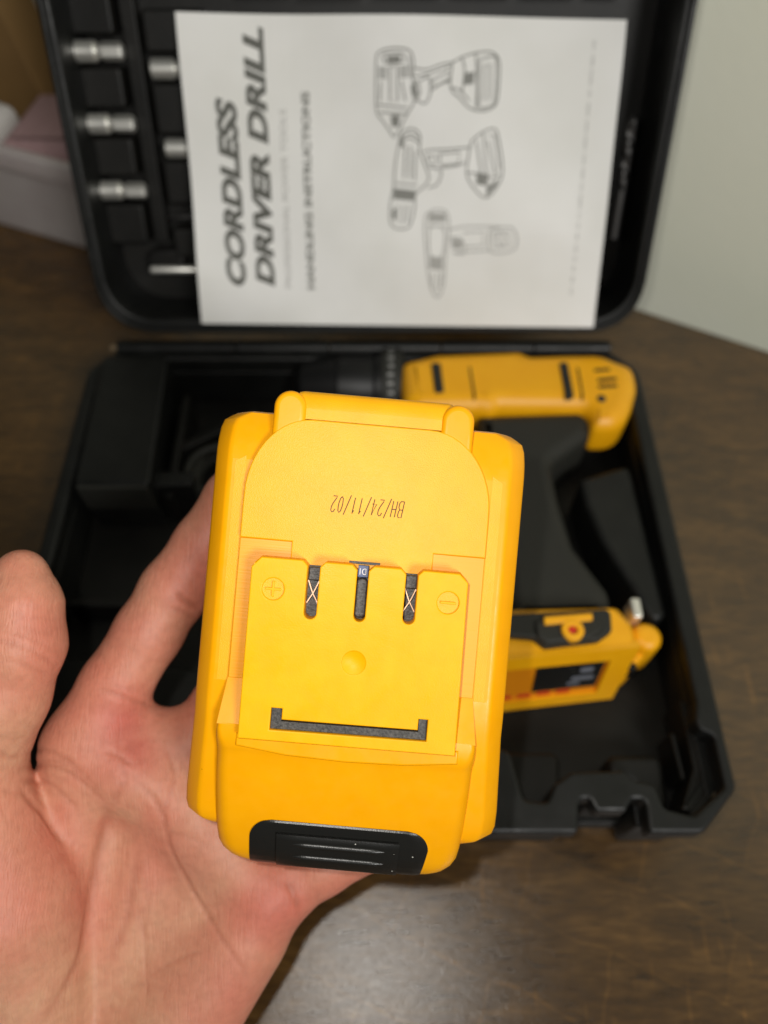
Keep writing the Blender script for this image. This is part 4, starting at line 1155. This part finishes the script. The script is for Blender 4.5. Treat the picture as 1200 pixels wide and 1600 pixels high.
skin_m = material('skin', (0.60, 0.33, 0.24), 0.52)
def skin_nodes(m):
    b = m.node_tree.nodes['Principled BSDF']
    at = nd(m, 'ShaderNodeAttribute', _attribute_name='flush_shade'); ac = nd(m, 'ShaderNodeAttribute', _attribute_name='crease')
    v = coords(m)
    n1 = nd(m, 'ShaderNodeTexNoise', Scale=65.0, Detail=5.0, Roughness=.6); lk(m, v, n1.inputs['Vector'])
    n2 = nd(m, 'ShaderNodeTexNoise', Scale=420.0, Detail=3.0); lk(m, v, n2.inputs['Vector'])
    r = nd(m, 'ShaderNodeValToRGB'); e = r.color_ramp.elements
    e[0].position = .3; e[0].color = (0.545, 0.220, 0.146, 1); e[1].position = .7; e[1].color = (0.585, 0.308, 0.200, 1)
    lk(m, n1.outputs['Fac'], r.inputs['Fac'])
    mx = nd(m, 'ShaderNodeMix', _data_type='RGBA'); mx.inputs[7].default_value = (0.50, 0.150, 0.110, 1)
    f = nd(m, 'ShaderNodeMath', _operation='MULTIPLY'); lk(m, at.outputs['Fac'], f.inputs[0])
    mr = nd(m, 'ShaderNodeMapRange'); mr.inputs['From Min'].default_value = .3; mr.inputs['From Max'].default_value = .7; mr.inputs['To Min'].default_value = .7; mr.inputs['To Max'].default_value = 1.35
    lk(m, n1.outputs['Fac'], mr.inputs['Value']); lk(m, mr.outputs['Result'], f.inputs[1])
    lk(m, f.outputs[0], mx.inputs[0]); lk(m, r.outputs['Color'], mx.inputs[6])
    n4 = nd(m, 'ShaderNodeTexNoise', Scale=28.0, Detail=3.0); lk(m, v, n4.inputs['Vector'])
    r4 = nd(m, 'ShaderNodeValToRGB'); r4.color_ramp.elements[0].position = .38; r4.color_ramp.elements[0].color = (1.0, .86, .84, 1); r4.color_ramp.elements[1].position = .62; r4.color_ramp.elements[1].color = (.97, 1.06, 1.0, 1)
    lk(m, n4.outputs['Fac'], r4.inputs['Fac'])
    mb = nd(m, 'ShaderNodeMix', _data_type='RGBA', _blend_type='MULTIPLY'); mb.inputs[0].default_value = 1.0
    lk(m, mx.outputs[2], mb.inputs[6]); lk(m, r4.outputs['Color'], mb.inputs[7]); mx = mb
    m2 = nd(m, 'ShaderNodeMix', _data_type='RGBA'); m2.inputs[7].default_value = (0.30, 0.085, 0.045, 1)
    fc = nd(m, 'ShaderNodeMath', _operation='MULTIPLY'); fc.inputs[1].default_value = .9; fc.use_clamp = True
    lk(m, ac.outputs['Fac'], fc.inputs[0]); lk(m, fc.outputs[0], m2.inputs[0]); lk(m, mx.outputs[2], m2.inputs[6])
    m3 = nd(m, 'ShaderNodeMix', _data_type='RGBA', _blend_type='MULTIPLY'); m3.inputs[0].default_value = .28
    r2 = nd(m, 'ShaderNodeValToRGB'); r2.color_ramp.elements[0].position = .35; r2.color_ramp.elements[0].color = (.72, .66, .62, 1); r2.color_ramp.elements[1].position = .6; r2.color_ramp.elements[1].color = (1.05, 1.05, 1.05, 1)
    lk(m, n2.outputs['Fac'], r2.inputs['Fac']); lk(m, m2.outputs[2], m3.inputs[6]); lk(m, r2.outputs['Color'], m3.inputs[7])
    lk(m, m3.outputs[2], b.inputs['Base Color'])
    b.inputs['Specular IOR Level'].default_value = .38
    b.inputs['Subsurface Weight'].default_value = .3
    b.inputs['Subsurface Radius'].default_value = (1.0, .35, .2)
    b.inputs['Subsurface Scale'].default_value = .0035
    # skin relief: fine ridge lines, broken cross lines, pores
    wv_ = nd(m, 'ShaderNodeTexWave', Scale=480.0, Distortion=16.0, Detail=2.0); wv_.inputs['Detail Scale'].default_value = .22
    lk(m, v, wv_.inputs['Vector'])
    vv = coords(m, scale=(1, .16, .5), rot=(0, 0, R(-32)))
    vo = nd(m, 'ShaderNodeTexNoise', Scale=900.0, Detail=3.0, Distortion=.4); lk(m, vv, vo.inputs['Vector'])
    vr = nd(m, 'ShaderNodeMapRange'); vr.inputs['From Min'].default_value = .36; vr.inputs['From Max'].default_value = .5; lk(m, vo.outputs['Fac'], vr.inputs['Value'])
    b1 = nd(m, 'ShaderNodeBump', Strength=.15, Distance=.00014); lk(m, wv_.outputs['Fac'], b1.inputs['Height'])
    b2 = nd(m, 'ShaderNodeBump', Strength=.30, Distance=.00022); lk(m, vr.outputs['Result'], b2.inputs['Height']); lk(m, b1.outputs['Normal'], b2.inputs['Normal'])
    b3 = nd(m, 'ShaderNodeBump', Strength=.22, Distance=.0010); lk(m, n1.outputs['Fac'], b3.inputs['Height']); lk(m, b2.outputs['Normal'], b3.inputs['Normal'])
    lk(m, b3.outputs['Normal'], b.inputs['Normal'])
skin_nodes(skin_m)

HO = np.array([(-94.0, -192.0, -240.0)][0], f32)           # origin: the wrist
me = bpy.data.meshes.new('hand')
me.vertices.add(len(HV)); me.vertices.foreach_set('co', (HV - HO).astype(f32).ravel())
me.loops.add(HF.size); me.loops.foreach_set('vertex_index', HF.astype(np.int32).ravel())
me.polygons.add(len(HF)); me.polygons.foreach_set('loop_start', np.arange(0, HF.size, 4, dtype=np.int32))
me.update(calc_edges=True); me.validate()
for nm, arr in (('flush_shade', red), ('crease', cf)):
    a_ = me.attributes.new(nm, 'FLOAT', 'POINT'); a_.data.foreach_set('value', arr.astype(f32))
HANDM = Matrix.Translation(CAM) @ CAMROT @ Matrix.Translation(Vector([float(c) for c in HO])*.001)
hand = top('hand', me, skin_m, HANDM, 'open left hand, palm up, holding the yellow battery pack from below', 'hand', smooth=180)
# thumb nail, on the far side of the thumb tip
nail_m = material('thumb_nail', (0.66, 0.46, 0.40), 0.3)
A_ = Vector(THUMB[3][1][:3]); B_ = Vector(THUMB[2][0][:3]); axd = (B_ - A_).normalized()
nn = Vector((-1, 0, -.18)); nn = (nn - axd*nn.dot(axd)).normalized(); ss = axd.cross(nn)
V = []; Fc = []; NU, NV_ = 12, 12
for lay in (0, 1):
    for j in range(NV_ + 1):
        tt = -.18 + 1.02*j/NV_
        c = A_.lerp(B_, max(tt, -.6)*.72); rr = 8.3 + 2.3*max(0, tt)*.8
        for i in range(NU + 1):
            a = R(-50 + 100*i/NU)*(1 - .22*max(0, (j - 9)/3))
            V.append(c + (nn*math.cos(a) + ss*math.sin(a))*(rr + (.35 if lay else -.5)))
n = (NU+1)*(NV_+1)
for j in range(NV_):
    for i in range(NU):
        a = j*(NU+1) + i
        Fc += [(a, a+1, a+NU+2, a+NU+1), (n+a, n+a+NU+1, n+a+NU+2, n+a+1)]
rim = list(range(NU+1)) + [j*(NU+1)+NU for j in range(1, NV_+1)] + [NV_*(NU+1)+i for i in range(NU-1, -1, -1)] + [j*(NU+1) for j in range(NV_-1, 0, -1)]
for k in range(len(rim)):
    a, b = rim[k], rim[(k+1) % len(rim)]; Fc.append((a, b, n+b, n+a))
obj('thumb_nail', moved(fix_normals(mesh(V, Fc)), Matrix.Translation([-float(c) for c in HO])), nail_m, hand, smooth=60)
